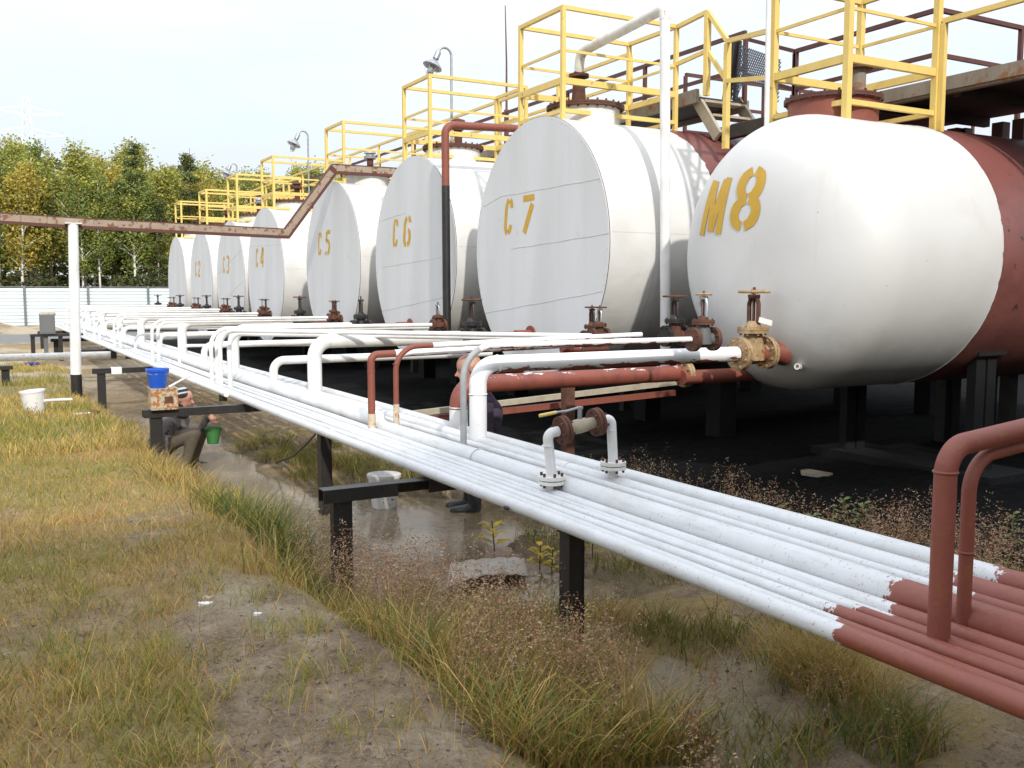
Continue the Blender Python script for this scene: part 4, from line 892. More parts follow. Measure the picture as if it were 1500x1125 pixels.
# bent sheet in the puddle
p0 = P(655, 876, z=WATER); p1 = P(772, 854, z=WATER); p2 = P(660, 838, z=WATER); mb = MB(); nu, nv = 14, 8; vs = []
for j in range(nv+1):
    for i in range(nu+1):
        s, w_ = i/nu, j/nv; q = p0+(p1-p0)*s+(p2-p0)*w_*(1-.25*s); e = .035+.055*math.sin(math.pi*min(1, s*.9+.1))*(1-w_*.6)+.006*math.sin(i*2.2); vs.append(q+V((0, 0, e+.012)))
fs = [(j*(nu+1)+i, j*(nu+1)+i+1, (j+1)*(nu+1)+i+1, (j+1)*(nu+1)+i) for j in range(nv) for i in range(nu)]
mb.add(vs, fs); o = mb.build('metal_sheet', M['sheet'], None, 80); sm = o.modifiers.new('thick', 'SOLIDIFY'); sm.thickness = .008; sm.offset = 1
tag(o, 'bent corrugated metal sheet lying half sunk in the puddle', 'metal sheet')
# cable hanging from the rack
mb = MB(); a = P(462, 636, X=2.62); b = P(430, 668, X=2.7); c = P(400, 680, z=-1.94); d = P(375, 672, z=-1.95); mb.tube([a, a*.6+b*.4+V((0, 0, -.01)), b, c, d], .009, 8)
tag(mb.build('cable', M['cable']), 'loose black cable hanging from the outer pipe to the mud', 'cable')
# wooden/painted bar under the arms
a, b = P(588, 608, Y=8.4), P(665, 590, Y=8.4); mb = MB(); mb.beam(a, P(990, 560, Y=8.2), .05, .055); mb.m = 1; mb.beam(a+V((0, .02, -.07)), P(990, 570, Y=8.2)+V((0, .02, -.04)), .05, .06)
tag(mb.build('cross_bar', [M['wood'], M['primer']]), 'pale painted bar over a red one, low behind the rack', 'bar')
mb = MB(); a = P(832, 565, X=5.1); mb.box((a.x-.05, a.y-.05, -2.2), (a.x+.05, a.y+.05, a.z)); tag(mb.build('support_post', M['rust']), 'rusty post holding up the red arm behind the valve bridge', 'post')

# ------------------------------------------------------------------ people
def person_mesh(caps, name, mats, vox=.012):
    """caps: list of (p, q, rp, rq, material index); one continuous surface by voxel union"""
    mb = MB()
    for (p, q, rp, rq, mi) in caps:
        p, q = V(p), V(q); d = q-p; L = d.length
        if L < 1e-4: mb.ball(p, rp, 16); continue
        d.normalize(); prof = [(rp*math.sin(a), -rp*math.cos(a)) for a in np.linspace(.05, math.pi/2, 6)]+[(rq*math.cos(a), L+rq*math.sin(a)) for a in np.linspace(0, math.pi/2-.05, 6)]
        mb.lathe(prof, p, d, 16)
    me = bpy.data.meshes.new('tmp'); me.from_pydata([tuple(x) for x in mb.v], [], mb.f); ob = bpy.data.objects.new('tmp', me); COL.objects.link(ob)
    rm = ob.modifiers.new('r', 'REMESH'); rm.mode = 'VOXEL'; rm.voxel_size = vox; rm.use_smooth_shade = True
    sm = ob.modifiers.new('s', 'SMOOTH'); sm.factor = .5; sm.iterations = 5
    dg = bpy.context.evaluated_depsgraph_get(); me2 = bpy.data.meshes.new_from_object(ob.evaluated_get(dg)); bpy.data.objects.remove(ob)
    me2.name = name; me2.materials.clear()
    for m in mats: me2.materials.append(m)
    n = len(me2.polygons); cen = np.empty(n*3); me2.polygons.foreach_get('center', cen); cen = cen.reshape(-1, 3)
    best = np.full(n, 1e9); idx = np.zeros(n, int)
    for (p, q, rp, rq, mi) in caps:
        p, q = np.array(p, float), np.array(q, float); d = q-p; L2 = max((d*d).sum(), 1e-8); t = np.clip(((cen-p)@d)/L2, 0, 1)
        rr = rp if not isinstance(rp, (tuple, list)) else max(rp); rr = rr+(rq-rr)*t if not isinstance(rp, (tuple, list)) else rr
        dist = np.linalg.norm(cen-(p+t[:, None]*d), axis=1)-rr; w = dist < best; best[w] = dist[w]; idx[w] = mi
    me2.polygons.foreach_set('material_index', idx.astype(np.int32)); me2.polygons.foreach_set('use_smooth', [True]*n)
    return me2
def head_caps(c, f, up, s=1.0, skin=0):
    """skull, jaw, nose, ears as capsules; c = head centre, f = facing, up"""
    c, f, up = V(c), V(f).normalized(), V(up).normalized(); r = f.cross(up).normalized(); A = []
    A.append((c+up*.03*s-f*.015*s, c+up*.035*s+f*.02*s, .092*s, .085*s, skin))
    A.append((c-up*.03*s+f*.02*s, c-up*.085*s+f*.045*s, .068*s, .042*s, skin))
    A.append((c+f*.095*s+up*.005*s, c+f*.118*s-up*.028*s, .012*s, .017*s, skin))
    A.append((c+f*.085*s-up*.058*s-r*.018*s, c+f*.085*s-up*.058*s+r*.018*s, .014*s, .014*s, skin))
    A.append((c+f*.085*s+up*.028*s-r*.035*s, c+f*.085*s+up*.028*s+r*.035*s, .014*s, .014*s, skin))
    for sg in (-1, 1): A.append((c+r*sg*.088*s-up*.015*s-f*.01*s, c+r*sg*.092*s+up*.025*s-f*.018*s, .014*s, .018*s, skin))
    return A
def hand_caps(w, tip, palm_n, mi, s=1.0, curl=.9):
    """palm, four curled fingers and a thumb; w wrist, tip = direction of the fingers"""
    w, d, nrm = V(w), V(tip).normalized(), V(palm_n).normalized(); side = d.cross(nrm).normalized(); A = [(w, w+d*.07*s, .03*s, .035*s, mi)]
    for j, L in enumerate((.032, .037, .035, .028)):
        b = w+d*.085*s+side*(j-1.5)*.02*s; m1 = b+(d*math.cos(curl*.5)+nrm*math.sin(curl*.5))*L*1.1*s; m2 = m1+(d*math.cos(curl*1.6)+nrm*math.sin(curl*1.6))*L*s
        A += [(b, m1, .0095*s, .009*s, mi), (m1, m2, .009*s, .008*s, mi)]
    b = w+d*.035*s-side*.032*s; A.append((b, b+(d*.6-side*.6+nrm*.6).normalized()*.055*s, .013*s, .0095*s, mi)); return A
# crouching man with the green bucket
FC = V((.87, -.42, 0)).normalized(); SD = V((-FC.y, FC.x, 0))   # facing right in the picture; SD = his left (away from the camera)
hc = P(268, 585, Y=11.2); gz = float(ground(1.95, 11.2))
hip = V((hc.x-.24, 11.28, gz+.30)); chest = hc+V((-.10, .03, -.36)); neck = hc+V((-.04, .01, -.14))
caps = [(hip, chest, .155, .17, 1), (chest, neck+V((-.03, 0, -.05)), .165, .09, 1), (neck+V((0, 0, -.03)), hc+V((-.01, 0, -.04)), .06, .058, 2)]
caps += head_caps(hc, FC+V((0, 0, -.12)), V((.1, 0, 1)), 1.0, 0)
shR = chest-SD*.19+V((.0, 0, .10)); shL = chest+SD*.19+V((.02, 0, .10))
elR = shR+V((-.10, -.05, -.27)); haR = elR+V((.10, -.06, -.22)); elL = shL+FC*.22+V((0, 0, -.16)); haL = P(311, 612, Y=11.0)
caps += [(shR, elR, .085, .068, 1), (elR, haR, .065, .048, 1), (shL, elL, .08, .06, 1), (elL, haL+V((-.03, .03, .05)), .058, .042, 1)]
caps += hand_caps(haR, (.35, -.1, -.9), (.9, 0, .2), 4, 1.0); caps += hand_caps(haL+V((-.02, .02, .04)), (.35, -.2, -.9), (.5, -.6, 0), 0, .95, 1.2)
for sg in (-1, 1):
    h_ = hip+SD*sg*.10; kn = h_+FC*.42+SD*sg*.08+V((0, 0, .16)); an = kn-FC*.12+V((0, 0, -.38)); an.z = float(ground(an.x, an.y))+.08
    caps += [(h_, kn, .10, .075, 3), (kn, an, .072, .05, 3), (an+V((0, 0, -.02)), an+FC*.16+V((0, 0, -.045)), .05, .042, 4)]
t = thing('person', (hip.x, hip.y, gz), 'person in grey jacket and knit cap crouching under the pipes beside a green bucket', 'person')
me = person_mesh([(tuple(a), tuple(b), c, d, e) for a, b, c, d, e in caps], 'body', [M['skin'], M['jacket'], M['dark_cloth'], M['olive'], M['rubber']])
o = bpy.data.objects.new('body', me); COL.objects.link(o); o.parent = t; o.location = -t.location
upv = V((.1, 0, 1)).normalized(); mb = MB()
hat_o = hc-V((.01, 0, 0))+upv*.02; prof = [(.108, 0), (.112, .012), (.112, .03), (.108, .042), (.104, .06), (.09, .09), (.06, .113), (.001, .122)]
for i in range(len(prof)-1):
    mb.m = 1 if i in (3, 5) else 0
    mb.lathe(prof[i:i+2], hat_o-FC*.012, upv-FC*.28, 24, False)
mb.build('knit_cap', [M['dark_cloth'], M['knit_light']], t, 60)
mb = MB(); mb.torus(neck+V((.0, 0, -.035)), V((.1, 0, 1)), .072, .032, 20, 10); mb.build('collar', M['dark_cloth'], t, 60)
mb = MB(); r_ = FC.cross(upv).normalized()
for sg in (-1, 1): mb.ball(hc+FC*.088+r_*sg*.034+upv*.012, .0115, 10)
mb.build('eye', M['eye'], t)
mb = MB()
gb = P(312, 650, Y=11.0); bucket('bucket', (gb.x, 11.0, gb.z), .062, .088, .185, M['green'], 'small green bucket held by the crouching person', (0, R(4), R(25)), True, M['white'], False, True)
# standing bald man behind the risers
FS = V((-.87, .42, 0)).normalized(); SS = V((-FS.y, FS.x, 0)); bt = P(692, 745, z=WATER); gz = WATER-.05
hc = P(688, 540, Y=bt.y-.02); hip = V((bt.x+.13, bt.y, gz+.80)); chest = V((hc.x+.16, bt.y, hc.z-.42)); neck = hc+V((.05, -.02, -.15))
caps = [(hip, chest, .15, .17, 1), (chest, neck+V((.03, 0, -.05)), .17, .09, 1), (neck, hc+V((.01, 0, -.04)), .058, .06, 0)]
caps += head_caps(hc, FS+V((0, 0, -.25)), V((-.15, .05, 1)), 1.08, 0)
for sg in (-1, 1):
    sh = chest+SS*sg*.2+V((0, 0, .10)); el = sh+V((.06, 0, -.28))+FS*.05; ha = el+FS*.24+V((0, 0, -.08))
    caps += [(sh, el, .078, .062, 1), (el, ha, .058, .042, 1)]+hand_caps(ha, FS+V((0, 0, -.3)), (0, 0, -1), 0)
    h_ = hip+SS*sg*.1; an = V((bt.x, bt.y, gz+.10))+SS*sg*.11-FS*.02*sg; kn = (h_+an)/2+FS*.06
    caps += [(h_, kn, .105, .078, 2), (kn, an, .078, .06, 3), (an+V((0, 0, -.03)), an+FS*.18+V((0, 0, -.05)), .058, .048, 3)]
t = thing('person', (bt.x, bt.y, gz), 'bald person in dull purple clothes standing in the puddle behind the risers', 'person')
me = person_mesh([(tuple(a), tuple(b), c, d, e) for a, b, c, d, e in caps], 'body', [M['skin'], M['purple'], M['dark_cloth'], M['rubber']])
o = bpy.data.objects.new('body', me); COL.objects.link(o); o.parent = t; o.location = -t.location
mb = MB(); r_ = FS.cross(V((0, 0, 1))).normalized()
for sg in (-1, 1): mb.ball(hc+FS*.094+r_*sg*.036+V((0, 0, .0)), .012, 10)
mb.build('eye', M['eye'], t)

# ------------------------------------------------------------------ fence, pylon, wood
YF = 58.0
zf1 = P(120, 421, Y=YF).z
t = thing('fence', (10, YF, -1.8), 'pale blue-white corrugated sheet fence in front of the wood', 'fence')
x = -16.4; W = 3.15; i = 0
prof = []
for k in range(24): prof += [(0 if k % 2 else .05, k*(2.22/24)), (0 if k % 2 else .05, (k+.72)*(2.22/24))]
while x < 44:
    mb = MB(); vs = []
    for (d, h) in prof: vs += [(x+.012, YF-d, zf1-2.24+h), (x+W-.012, YF-d, zf1-2.24+h)]
    mb.add(vs, [(2*j, 2*j+1, 2*j+3, 2*j+2) for j in range(len(prof)-1)]); mb.build('panel', M['fence'], t, 20)
    mb = MB(); mb.box((x-.06, YF-.15, zf1-2.6), (x+.06, YF-.056, zf1+.09)); mb.build('post', M['fence_post'], t)
    x += W
mb = MB(); mb.box((-16.4, YF-.045, zf1+.0), (x, YF+.02, zf1+.05)); mb.build('cap_rail', M['fence_post'], t)
# pylon far away
Yp = 230; c = P(40, 200, Y=Yp); t = thing('power_pylon', (c.x, Yp, -2), 'pale lattice power pylon rising above the trees at the left edge', 'pylon')
mb = MB(); hs = [(-2, 3.4), (14, 2.2), (26, 1.3), (34, .9), (41, .6)]
for (z0, w0), (z1, w1) in zip(hs, hs[1:]):
    k = 3
    for j in range(k):
        za, zb_ = z0+(z1-z0)*j/k, z0+(z1-z0)*(j+1)/k; wa, wb = w0+(w1-w0)*j/k, w0+(w1-w0)*(j+1)/k
        ca = [V((c.x+sx*wa, Yp+sy*wa, za)) for sx, sy in ((-1, -1), (1, -1), (1, 1), (-1, 1))]; cb = [V((c.x+sx*wb, Yp+sy*wb, zb_)) for sx, sy in ((-1, -1), (1, -1), (1, 1), (-1, 1))]
        for q in range(4): mb.beam(ca[q], cb[q], .2, .2); mb.beam(ca[q], cb[(q+1) % 4], .1, .1); mb.beam(cb[q], cb[(q+1) % 4], .1, .1)
mb.build('mast', M['fence'], t)
for z in (33, 37.5):
    mb = MB()
    for sg in (-1, 1):
        e = V((c.x+sg*7.5, Yp, z+.4)); 
        for sy in (-1, 1): mb.beam(V((c.x+sg*.9, Yp+sy*.9, z)), e, .15, .15); mb.beam(V((c.x+sg*.9, Yp+sy*.9, z+1.6)), e, .12, .12)
        for q in (.3, .6): mb.beam(V((c.x+sg*(.9+6.6*q), Yp, z+.2*q)), V((c.x+sg*(.9+6.6*q), Yp, z+1.6*(1-q)+.4*q)), .1, .1)
    mb.build('cross_arm', M['fence'], t)

def leaf_cloud(name, cen, size, col, jit, mat, parent, tilt=1.0, aspect=1.5):
    """one mesh of leaf-sized quads; cen (n,3), col (n,3)"""
    n = len(cen); a = rng.normal(size=(n, 3)); a[:, 2] *= .6; a /= np.linalg.norm(a, axis=1)[:, None]
    b = rng.normal(size=(n, 3)); b -= (b*a).sum(1)[:, None]*a; b /= np.linalg.norm(b, axis=1)[:, None]
    s = (size*rng.uniform(.6, 1.3, n))[:, None]; a = a*s*.5*aspect; b = b*s*.5
    vs = np.stack([cen-a, cen+b*.8, cen+a, cen-b*.8], 1).reshape(-1, 3); me = bpy.data.meshes.new(name)
    me.vertices.add(4*n); me.vertices.foreach_set('co', vs.astype(np.float32).reshape(-1)); me.loops.add(4*n); me.loops.foreach_set('vertex_index', np.arange(4*n, dtype=np.int32))
    me.polygons.add(n); me.polygons.foreach_set('loop_start', np.arange(0, 4*n, 4, dtype=np.int32)); me.polygons.foreach_set('loop_total', np.full(n, 4, dtype=np.int32)); me.update()
    at = me.color_attributes.new('Col', 'FLOAT_COLOR', 'POINT'); c4 = np.ones((4*n, 4), np.float32); c4[:, :3] = np.repeat(np.clip(col*(1+jit*rng.normal(size=(n, 1))), .004, 1), 4, 0); at.data.foreach_set('color', c4.reshape(-1))
    me.materials.append(mat); me.validate(); o = bpy.data.objects.new(name, me); COL.objects.link(o)
    if parent: o.parent = parent
    return o
def tree(kind, seed):
    """prototype at the origin, about 12 m tall; returns its Empty"""
    rs = random.Random(seed); name, cat, lab, cols, H, bw, bark = kind
    t = thing(name, (0, 0, 0), lab, cat, 'trees of the wood behind the fence')
    mb = MB(); pts = []; x = y = 0
    for k in range(9):
        pts.append((x, y, H*k/8-.1)); x += rs.uniform(-.12, .12); y += rs.uniform(-.12, .12)
    mb.tube(pts, .1, 8, rads=[.12*(1-.11*k) for k in range(9)]); limbs = []
    conif = name == 'spruce_tree'
    nl = 34 if not conif else 46
    for k in range(nl):
        f = rs.uniform(.36 if not conif else .12, .99); i = int(f*8); p = V(pts[i]).lerp(V(pts[min(i+1, 8)]), f*8-i); a = rs.uniform(0, 6.28)
        if conif: L = bw*(1.05-f)*1.1+.15; d = V((math.cos(a), math.sin(a), rs.uniform(-.25, .1)))
        else: L = bw*(.45+1.0*math.sin(math.pi*min(1, (f-.22)/.8)))*rs.uniform(.55, 1.1); d = V((math.cos(a), math.sin(a), rs.uniform(.6, 1.6)))
        e = p+d.normalized()*L; mb.tube([p, (p+e)/2+V((0, 0, .1)), e], .02, 5, rads=[.035, .025, .008]); limbs.append((p, e))
    mb.build('trunk', bark, t)
    cen, col = [], []
    for (p, e) in limbs:
        for q in range(4 if not conif else 4):
            f = rs.uniform(.3, 1.08); c = p.lerp(e, f); base_c = np.array(rs.choice(cols)); n = 42; sp = .30 if not conif else .2
            cen.append(np.array(c)+rng.normal(size=(n, 3))*np.array([sp, sp, sp*(1.25 if not conif else .6)])); col.append(np.repeat((base_c*rs.uniform(.75, 1.25))[None], n, 0))
    leaf_cloud('crown', np.concatenate(cen), .15 if not conif else .13, np.concatenate(col), .2, M['leaf'], t)
    return t
KINDS = [('birch_tree', 'tree', 'slender green-leaved birch with a white trunk in the wood behind the fence', [(.14, .20, .04), (.20, .25, .05), (.32, .32, .06)], 12.0, 1.5, M['bark']),
         ('birch_tree', 'tree', 'yellow-green autumn birch with a white trunk in the wood behind the fence', [(.31, .32, .06), (.40, .36, .065), (.28, .29, .055)], 11.3, 1.5, M['bark']),
         ('aspen_tree', 'tree', 'orange-yellow autumn aspen showing among the greener trees', [(.48, .36, .06), (.42, .34, .065), (.34, .31, .06)], 10.2, 1.4, M['bark']),
         ('spruce_tree', 'tree', 'dark narrow spruce with a pointed top in the wood behind the fence', [(.09, .13, .04), (.13, .165, .05), (.19, .21, .06)], 13.2, 1.9, M['bark_dark'])]
protos = []
for j, k in enumerate(KINDS):
    for s_ in range(2): protos.append((tree(k, 100+10*j+s_), j))
rs = random.Random(5); first = {}
def place_tree(pi, x, y, s, rz):
    p, j = protos[pi]
    if pi not in first: first[pi] = 1; o = p
    else: o = copy_tree(p)
    o.location = (x, y, float(ground(x, y))-.1); o.scale = (s*rs.uniform(.9, 1.15), s*rs.uniform(.9, 1.15), s); o.rotation_euler = (0, 0, rz)
def height_at(x, y):
    u = 750+FPX*(x*RT.x+y*RT.y)/(x*FW.x+y*FW.y)
    tops = [(-200, 185), (0, 205), (30, 200), (80, 225), (130, 218), (160, 235), (190, 205), (230, 235), (250, 250), (275, 215), (300, 235), (340, 250), (400, 252), (450, 248), (520, 255), (600, 262), (900, 275)]
    us = [a for a, b in tops]; vsn = [b for a, b in tops]; return P(u, float(np.interp(u, us, vsn)), Y=y).z
for row, (y0, n) in enumerate(((61.5, 26), (64, 30), (67, 30), (71, 30), (76, 30))):
    for i in range(n):
        x = -8+52*(i+rs.uniform(.1, .9))/n; y = y0+rs.uniform(-1.2, 1.2); h = height_at(x, y)+1.8
        pi = rs.choice([0, 1, 0, 1, 2, 3, 2, 3, 0, 4, 5, 6, 7, 6] if row < 3 else [0, 1, 2, 3, 6, 7, 2])
        H = KINDS[protos[pi][1]][4]; place_tree(pi, x, y, h/H*rs.uniform(.82, .98)*(1 if row else .93), rs.uniform(0, 6.28))
p_ = P(275, 216, Y=63); place_tree(6, p_.x, 63, (p_.z+1.8)/13.0, 1.0)
p_ = P(190, 206, Y=62.5); place_tree(7, p_.x, 62.5, (p_.z+1.8)/13.0, 2.0)
for i, (p, j) in enumerate(protos):          # a prototype no spot asked for
    if i not in first:
        for ch in list(p.children): bpy.data.objects.remove(ch)
        bpy.data.objects.remove(p)
# undergrowth behind the fence, one mass
n = 26000; cx_ = rng.uniform(-10, 46, n); cy_ = rng.uniform(59.2, 63, n); hgt = .6+2.2*fbm(cx_, cy_, .5, 3, 41); cz_ = -1.8+hgt*rng.uniform(0, 1, n)**.6*1.5
cl = np.array([(.05, .07, .018), (.10, .10, .022), (.07, .055, .02)])[rng.integers(0, 3, n)]
tag(leaf_cloud('undergrowth', np.stack([cx_, cy_, cz_], 1), .17, cl, .25, M['leaf'], None), 'tangled undergrowth at the foot of the wood behind the fence', 'undergrowth', kind='stuff')
n = 60000; cx_ = rng.uniform(-40, 80, n); cy_ = rng.uniform(86, 96, n); top_ = np.array([height_at(a, b) for a, b in zip(np.linspace(-40, 80, 200), [90]*200)]); tz_ = np.interp(cx_, np.linspace(-40, 80, 200), top_)-1+2*(fbm(cx_, cy_, .35, 3, 43)-.5)
cz_ = -1.8+(tz_+1.8)*rng.uniform(.0, 1, n)
cl = np.array([(.05, .07, .018), (.09, .095, .022), (.06, .06, .02)])[rng.integers(0, 3, n)]
tag(leaf_cloud('far_wood', np.stack([cx_, cy_, cz_], 1), .42, cl, .25, M['leaf'], None), 'deeper part of the wood, seen only through gaps', 'wood', kind='stuff')

# ------------------------------------------------------------------ grass and plants
def blades(name, x, y, h, w, col, lean, label, jit=.18, seg=3, cat='grass'):
    n = len(x); z = ground(x, y)-.01; a = rng.uniform(0, 2*math.pi, n); ld = np.stack([np.cos(a), np.sin(a)], 1); L = lean*h*rng.uniform(.3, 1.4, n)
    # blade width turned to a random heading
    b = rng.uniform(0, math.pi, n); wd = np.stack([np.cos(b), np.sin(b), 0*b], 1)*(w*.5)[:, None]; vs = []
    base_ = np.stack([x, y, z], 1)
    for k in range(seg):
        f = k/seg; c = base_+np.stack([ld[:, 0]*L*f**1.8, ld[:, 1]*L*f**1.8, h*f*(1-.12*f)], 1); t_ = (1-.55*f); vs += [c-wd*t_, c+wd*t_]
    vs.append(base_+np.stack([ld[:, 0]*L, ld[:, 1]*L, h*np.where(L > h*.9, .72, .93)], 1)); m = 2*seg+1
    co = np.stack(vs, 1).reshape(-1, 3); idx = np.arange(n)[:, None]*m; quads = [np.concatenate([idx+2*k, idx+2*k+1, idx+2*k+3, idx+2*k+2], 1) for k in range(seg-1)]
    tri = np.concatenate([idx+2*(seg-1), idx+2*(seg-1)+1, idx+2*seg], 1); lp = np.concatenate([np.concatenate(quads, 1), tri], 1)
    per = 4*(seg-1)+3; tot = np.tile(np.array([4]*(seg-1)+[3]), n); me = bpy.data.meshes.new(name)
    me.vertices.add(len(co)); me.vertices.foreach_set('co', co.astype(np.float32).reshape(-1)); me.loops.add(n*per); me.loops.foreach_set('vertex_index', lp.astype(np.int32).reshape(-1))
    me.polygons.add(n*seg); me.polygons.foreach_set('loop_start', np.concatenate([[0], np.cumsum(tot)[:-1]]).astype(np.int32)); me.polygons.foreach_set('loop_total', tot.astype(np.int32)); me.update()
    at = me.color_attributes.new('Col', 'FLOAT_COLOR', 'POINT'); c4 = np.ones((n*m, 4), np.float32); c4[:, :3] = np.repeat(np.clip(col*(1+jit*rng.normal(size=(n, 1))), .005, 1), m, 0); at.data.foreach_set('color', c4.reshape(-1))
    me.materials.append(M['grass']); me.validate(); o = bpy.data.objects.new(name, me); COL.objects.link(o); return tag(o, label, cat, kind='stuff')
def pick(n, cols, p=None): return np.array(cols)[rng.choice(len(cols), n, p=p)]
STRAW, OLIVE, GREEN, RUSTY, BROWN = (.60, .405, .125), (.38, .30, .06), (.19, .225, .04), (.42, .21, .12), (.36, .21, .085)
def scatter(n, x0, x1, y0, y1, dens, clump=None):
    x = rng.uniform(x0, x1, n); y = y0+(y1-y0)*rng.uniform(0, 1, n)**1.25; k = rng.uniform(0, 1, n) < dens(x, y); return x[k], y[k]
# short dry lawn on the left bank
def d1(x, y): return np.clip((1-.93*bare(x, y))*sst(x, edge_x(y)+.35, edge_x(y)-.1)*(.35+.9*fbm(x, y, 3, 3, 51)), 0, 1)
x, y = scatter(130000, -2.6, 1.9, 2.6, 11, d1); n = len(x); h = .025+.075*rng.uniform(0, 1, n)**1.6*(.6+.9*fbm(x, y, 1.2, 3, 52)); g = fbm(x, y, .9, 3, 53)[:, None]
col = np.where(rng.uniform(0, 1, (n, 1)) < .25+.6*sst(g, .45, .6), pick(n, [OLIVE, GREEN, (.30,.26,.08)]), pick(n, [STRAW, (.52,.34,.11), (.44,.27,.10), BROWN])); blades('lawn_grass', x, y, h, .0035+.003*rng.uniform(0, 1, n), col, .8, 'short dry yellow-green grass on the left bank')
x, y = scatter(110000, -6, 2.1, 11, 27, lambda x, y: np.clip((1-.9*bare(x, y))*sst(x, edge_x(y)+.5, edge_x(y)), 0, 1)); n = len(x); h = .05+.12*rng.uniform(0, 1, n)**1.4*(.5+fbm(x, y, .8, 3, 54)); g = fbm(x, y, .5, 3, 55)[:, None]
col = np.where(rng.uniform(0, 1, (n, 1)) < .3+.6*sst(g, .42, .6), pick(n, [OLIVE, (.29,.26,.075), GREEN]), pick(n, [STRAW, (.40,.31,.12)])); blades('meadow_grass', x, y, h, .009+.006*rng.uniform(0, 1, n), col, .6, 'sunlit yellowish meadow grass farther along the bank')
x, y = scatter(15000, -2.2, 2.3, 2.6, 10, lambda x, y: np.clip(sst(x, edge_x(y)+.7, edge_x(y))*(.5+.5*fbm(x, y, 3, 3, 58)), 0, 1)); n = len(x); blades('straw_litter', x, y, .008+.014*rng.uniform(0, 1, n), np.full(n, .0032), pick(n, [STRAW, (.62, .46, .2), (.48, .33, .12), BROWN, (.20, .13, .08)]), 4.5, 'matted dead straw lying flat over the bank')
# straggling long stems over the lawn
x, y = scatter(900, -1.6, 1.7, 2.9, 8, lambda x, y: .7+0*x); n = len(x); blades('straw_stems', x, y, rng.uniform(.15, .42, n), np.full(n, .003), pick(n, [STRAW, (.34, .26, .11), OLIVE]), .8, 'single long straw stems leaning over the short grass', seg=4)
x, y = scatter(26000, -2, 1.9, 2.6, 9, lambda x, y: np.clip(bare(x, y)*.9*sst(fbm(x, y, 4, 3, 57), .38, .62)*sst(x, edge_x(y)+.3, edge_x(y)), 0, 1)); n = len(x); blades('dry_stubble', x, y, .012+.045*rng.uniform(0, 1, n)**2, np.full(n, .003), pick(n, [STRAW, BROWN, (.22, .15, .09), OLIVE]), 1.3, 'sparse dry stubble and dead stalks on the bare dirt')
# green tufts on the dirt
tx = np.concatenate([rng.uniform(-.9, 1.6, 70), rng.uniform(-.1, .75, 26)]); ty = np.concatenate([rng.uniform(3.0, 6.2, 70), rng.uniform(3.3, 4.4, 26)]); x = np.concatenate([a+rng.normal(size=46)*.05 for a in tx]); y = np.concatenate([a+rng.normal(size=46)*.05 for a in ty]); n = len(x)
blades('grass_tufts', x, y, rng.uniform(.04, .15, n), np.full(n, .0045), pick(n, [(.30, .31, .06), (.24, .27, .06), STRAW, (.44, .36, .11)]), .7, 'small green and straw tufts on the bare dirt')
# tall grass on the slope to the ditch
def d2(x, y): e = edge_x(y); return np.clip(sst(x, e-.15, e+.15)*sst(x, e+.85, e+.45)*(.06+1.2*sst(fbm(x, y, 1.7, 3, 61), .42, .64)+.7*np.exp(-((y-7.4)/1.3)**2)*sst(x, e+.1, e+.3)), 0, 1)
x, y = scatter(46000, 1.1, 2.7, 4.9, 15, d2); n = len(x); green = np.exp(-((y-7.4)/1.5)**2)*sst(x, 1.5, 1.75); h = (.06+.20*rng.uniform(0, 1, n)**1.5+.26*green*rng.uniform(.3, 1, n))*(.55+.9*fbm(x, y, 2.0, 3, 62)); g = (fbm(x, y, .9, 3, 63)+.35*green)[:, None]
col = np.where(rng.uniform(0, 1, (n, 1)) < .15+.8*sst(g, .48, .66), pick(n, [(.15, .18, .04), (.10, .135, .03), (.075, .11, .025), OLIVE]), pick(n, [STRAW, OLIVE, (.46, .33, .12), BROWN])); blades('tall_grass', x, y, h, .0045+.004*rng.uniform(0, 1, n), col, .75, 'tall green and straw grass on the slope down to the ditch', seg=4)
x, y = scatter(22000, 1.3, 2.6, 2.9, 5.8, lambda x, y: np.clip(sst(x, edge_x(y)+.1, edge_x(y)+.35)*(.05+1.25*sst(fbm(x, y, 2.6, 3, 64), .42, .62)), 0, 1)); n = len(x); h = (.08+.34*rng.uniform(0, 1, n)**1.3)*(1-.45*sst(y, 4.1, 4.6))*(.5+.9*fbm(x, y, 2.2, 3, 65))
blades('tall_grass', x, y, h, .004+.0035*rng.uniform(0, 1, n), pick(n, [STRAW, (.50, .34, .12), BROWN, OLIVE, GREEN, (.15, .19, .045)]), .8, 'tangled straw-coloured grass on the near slope by the ditch', seg=4)
# grass under and beyond the rack
def d3(x, y): return np.clip(sst(ground(x, y), WATER-.0, WATER+.05)*(1-.97*np.exp(-((x-2.85)/.5)**4-((y-3.3)/.45)**4))*sst(fbm(x, y, 2.1, 4, 71), .44, .60)*sst(x, 2.0, 2.4), 0, 1)
x, y = scatter(85000, 2.0, 5.4, 2.3, 12, d3); n = len(x); h = (.05+.17*rng.uniform(0, 1, n)**1.3)*(.5+fbm(x, y, 1.3, 3, 72)); blades('ditch_grass', x, y, h, .004+.004*rng.uniform(0, 1, n), pick(n, [GREEN, OLIVE, (.15, .18, .045), BROWN, (.13, .17, .04)]), .8, 'patches of low green grass under the pipe rack')
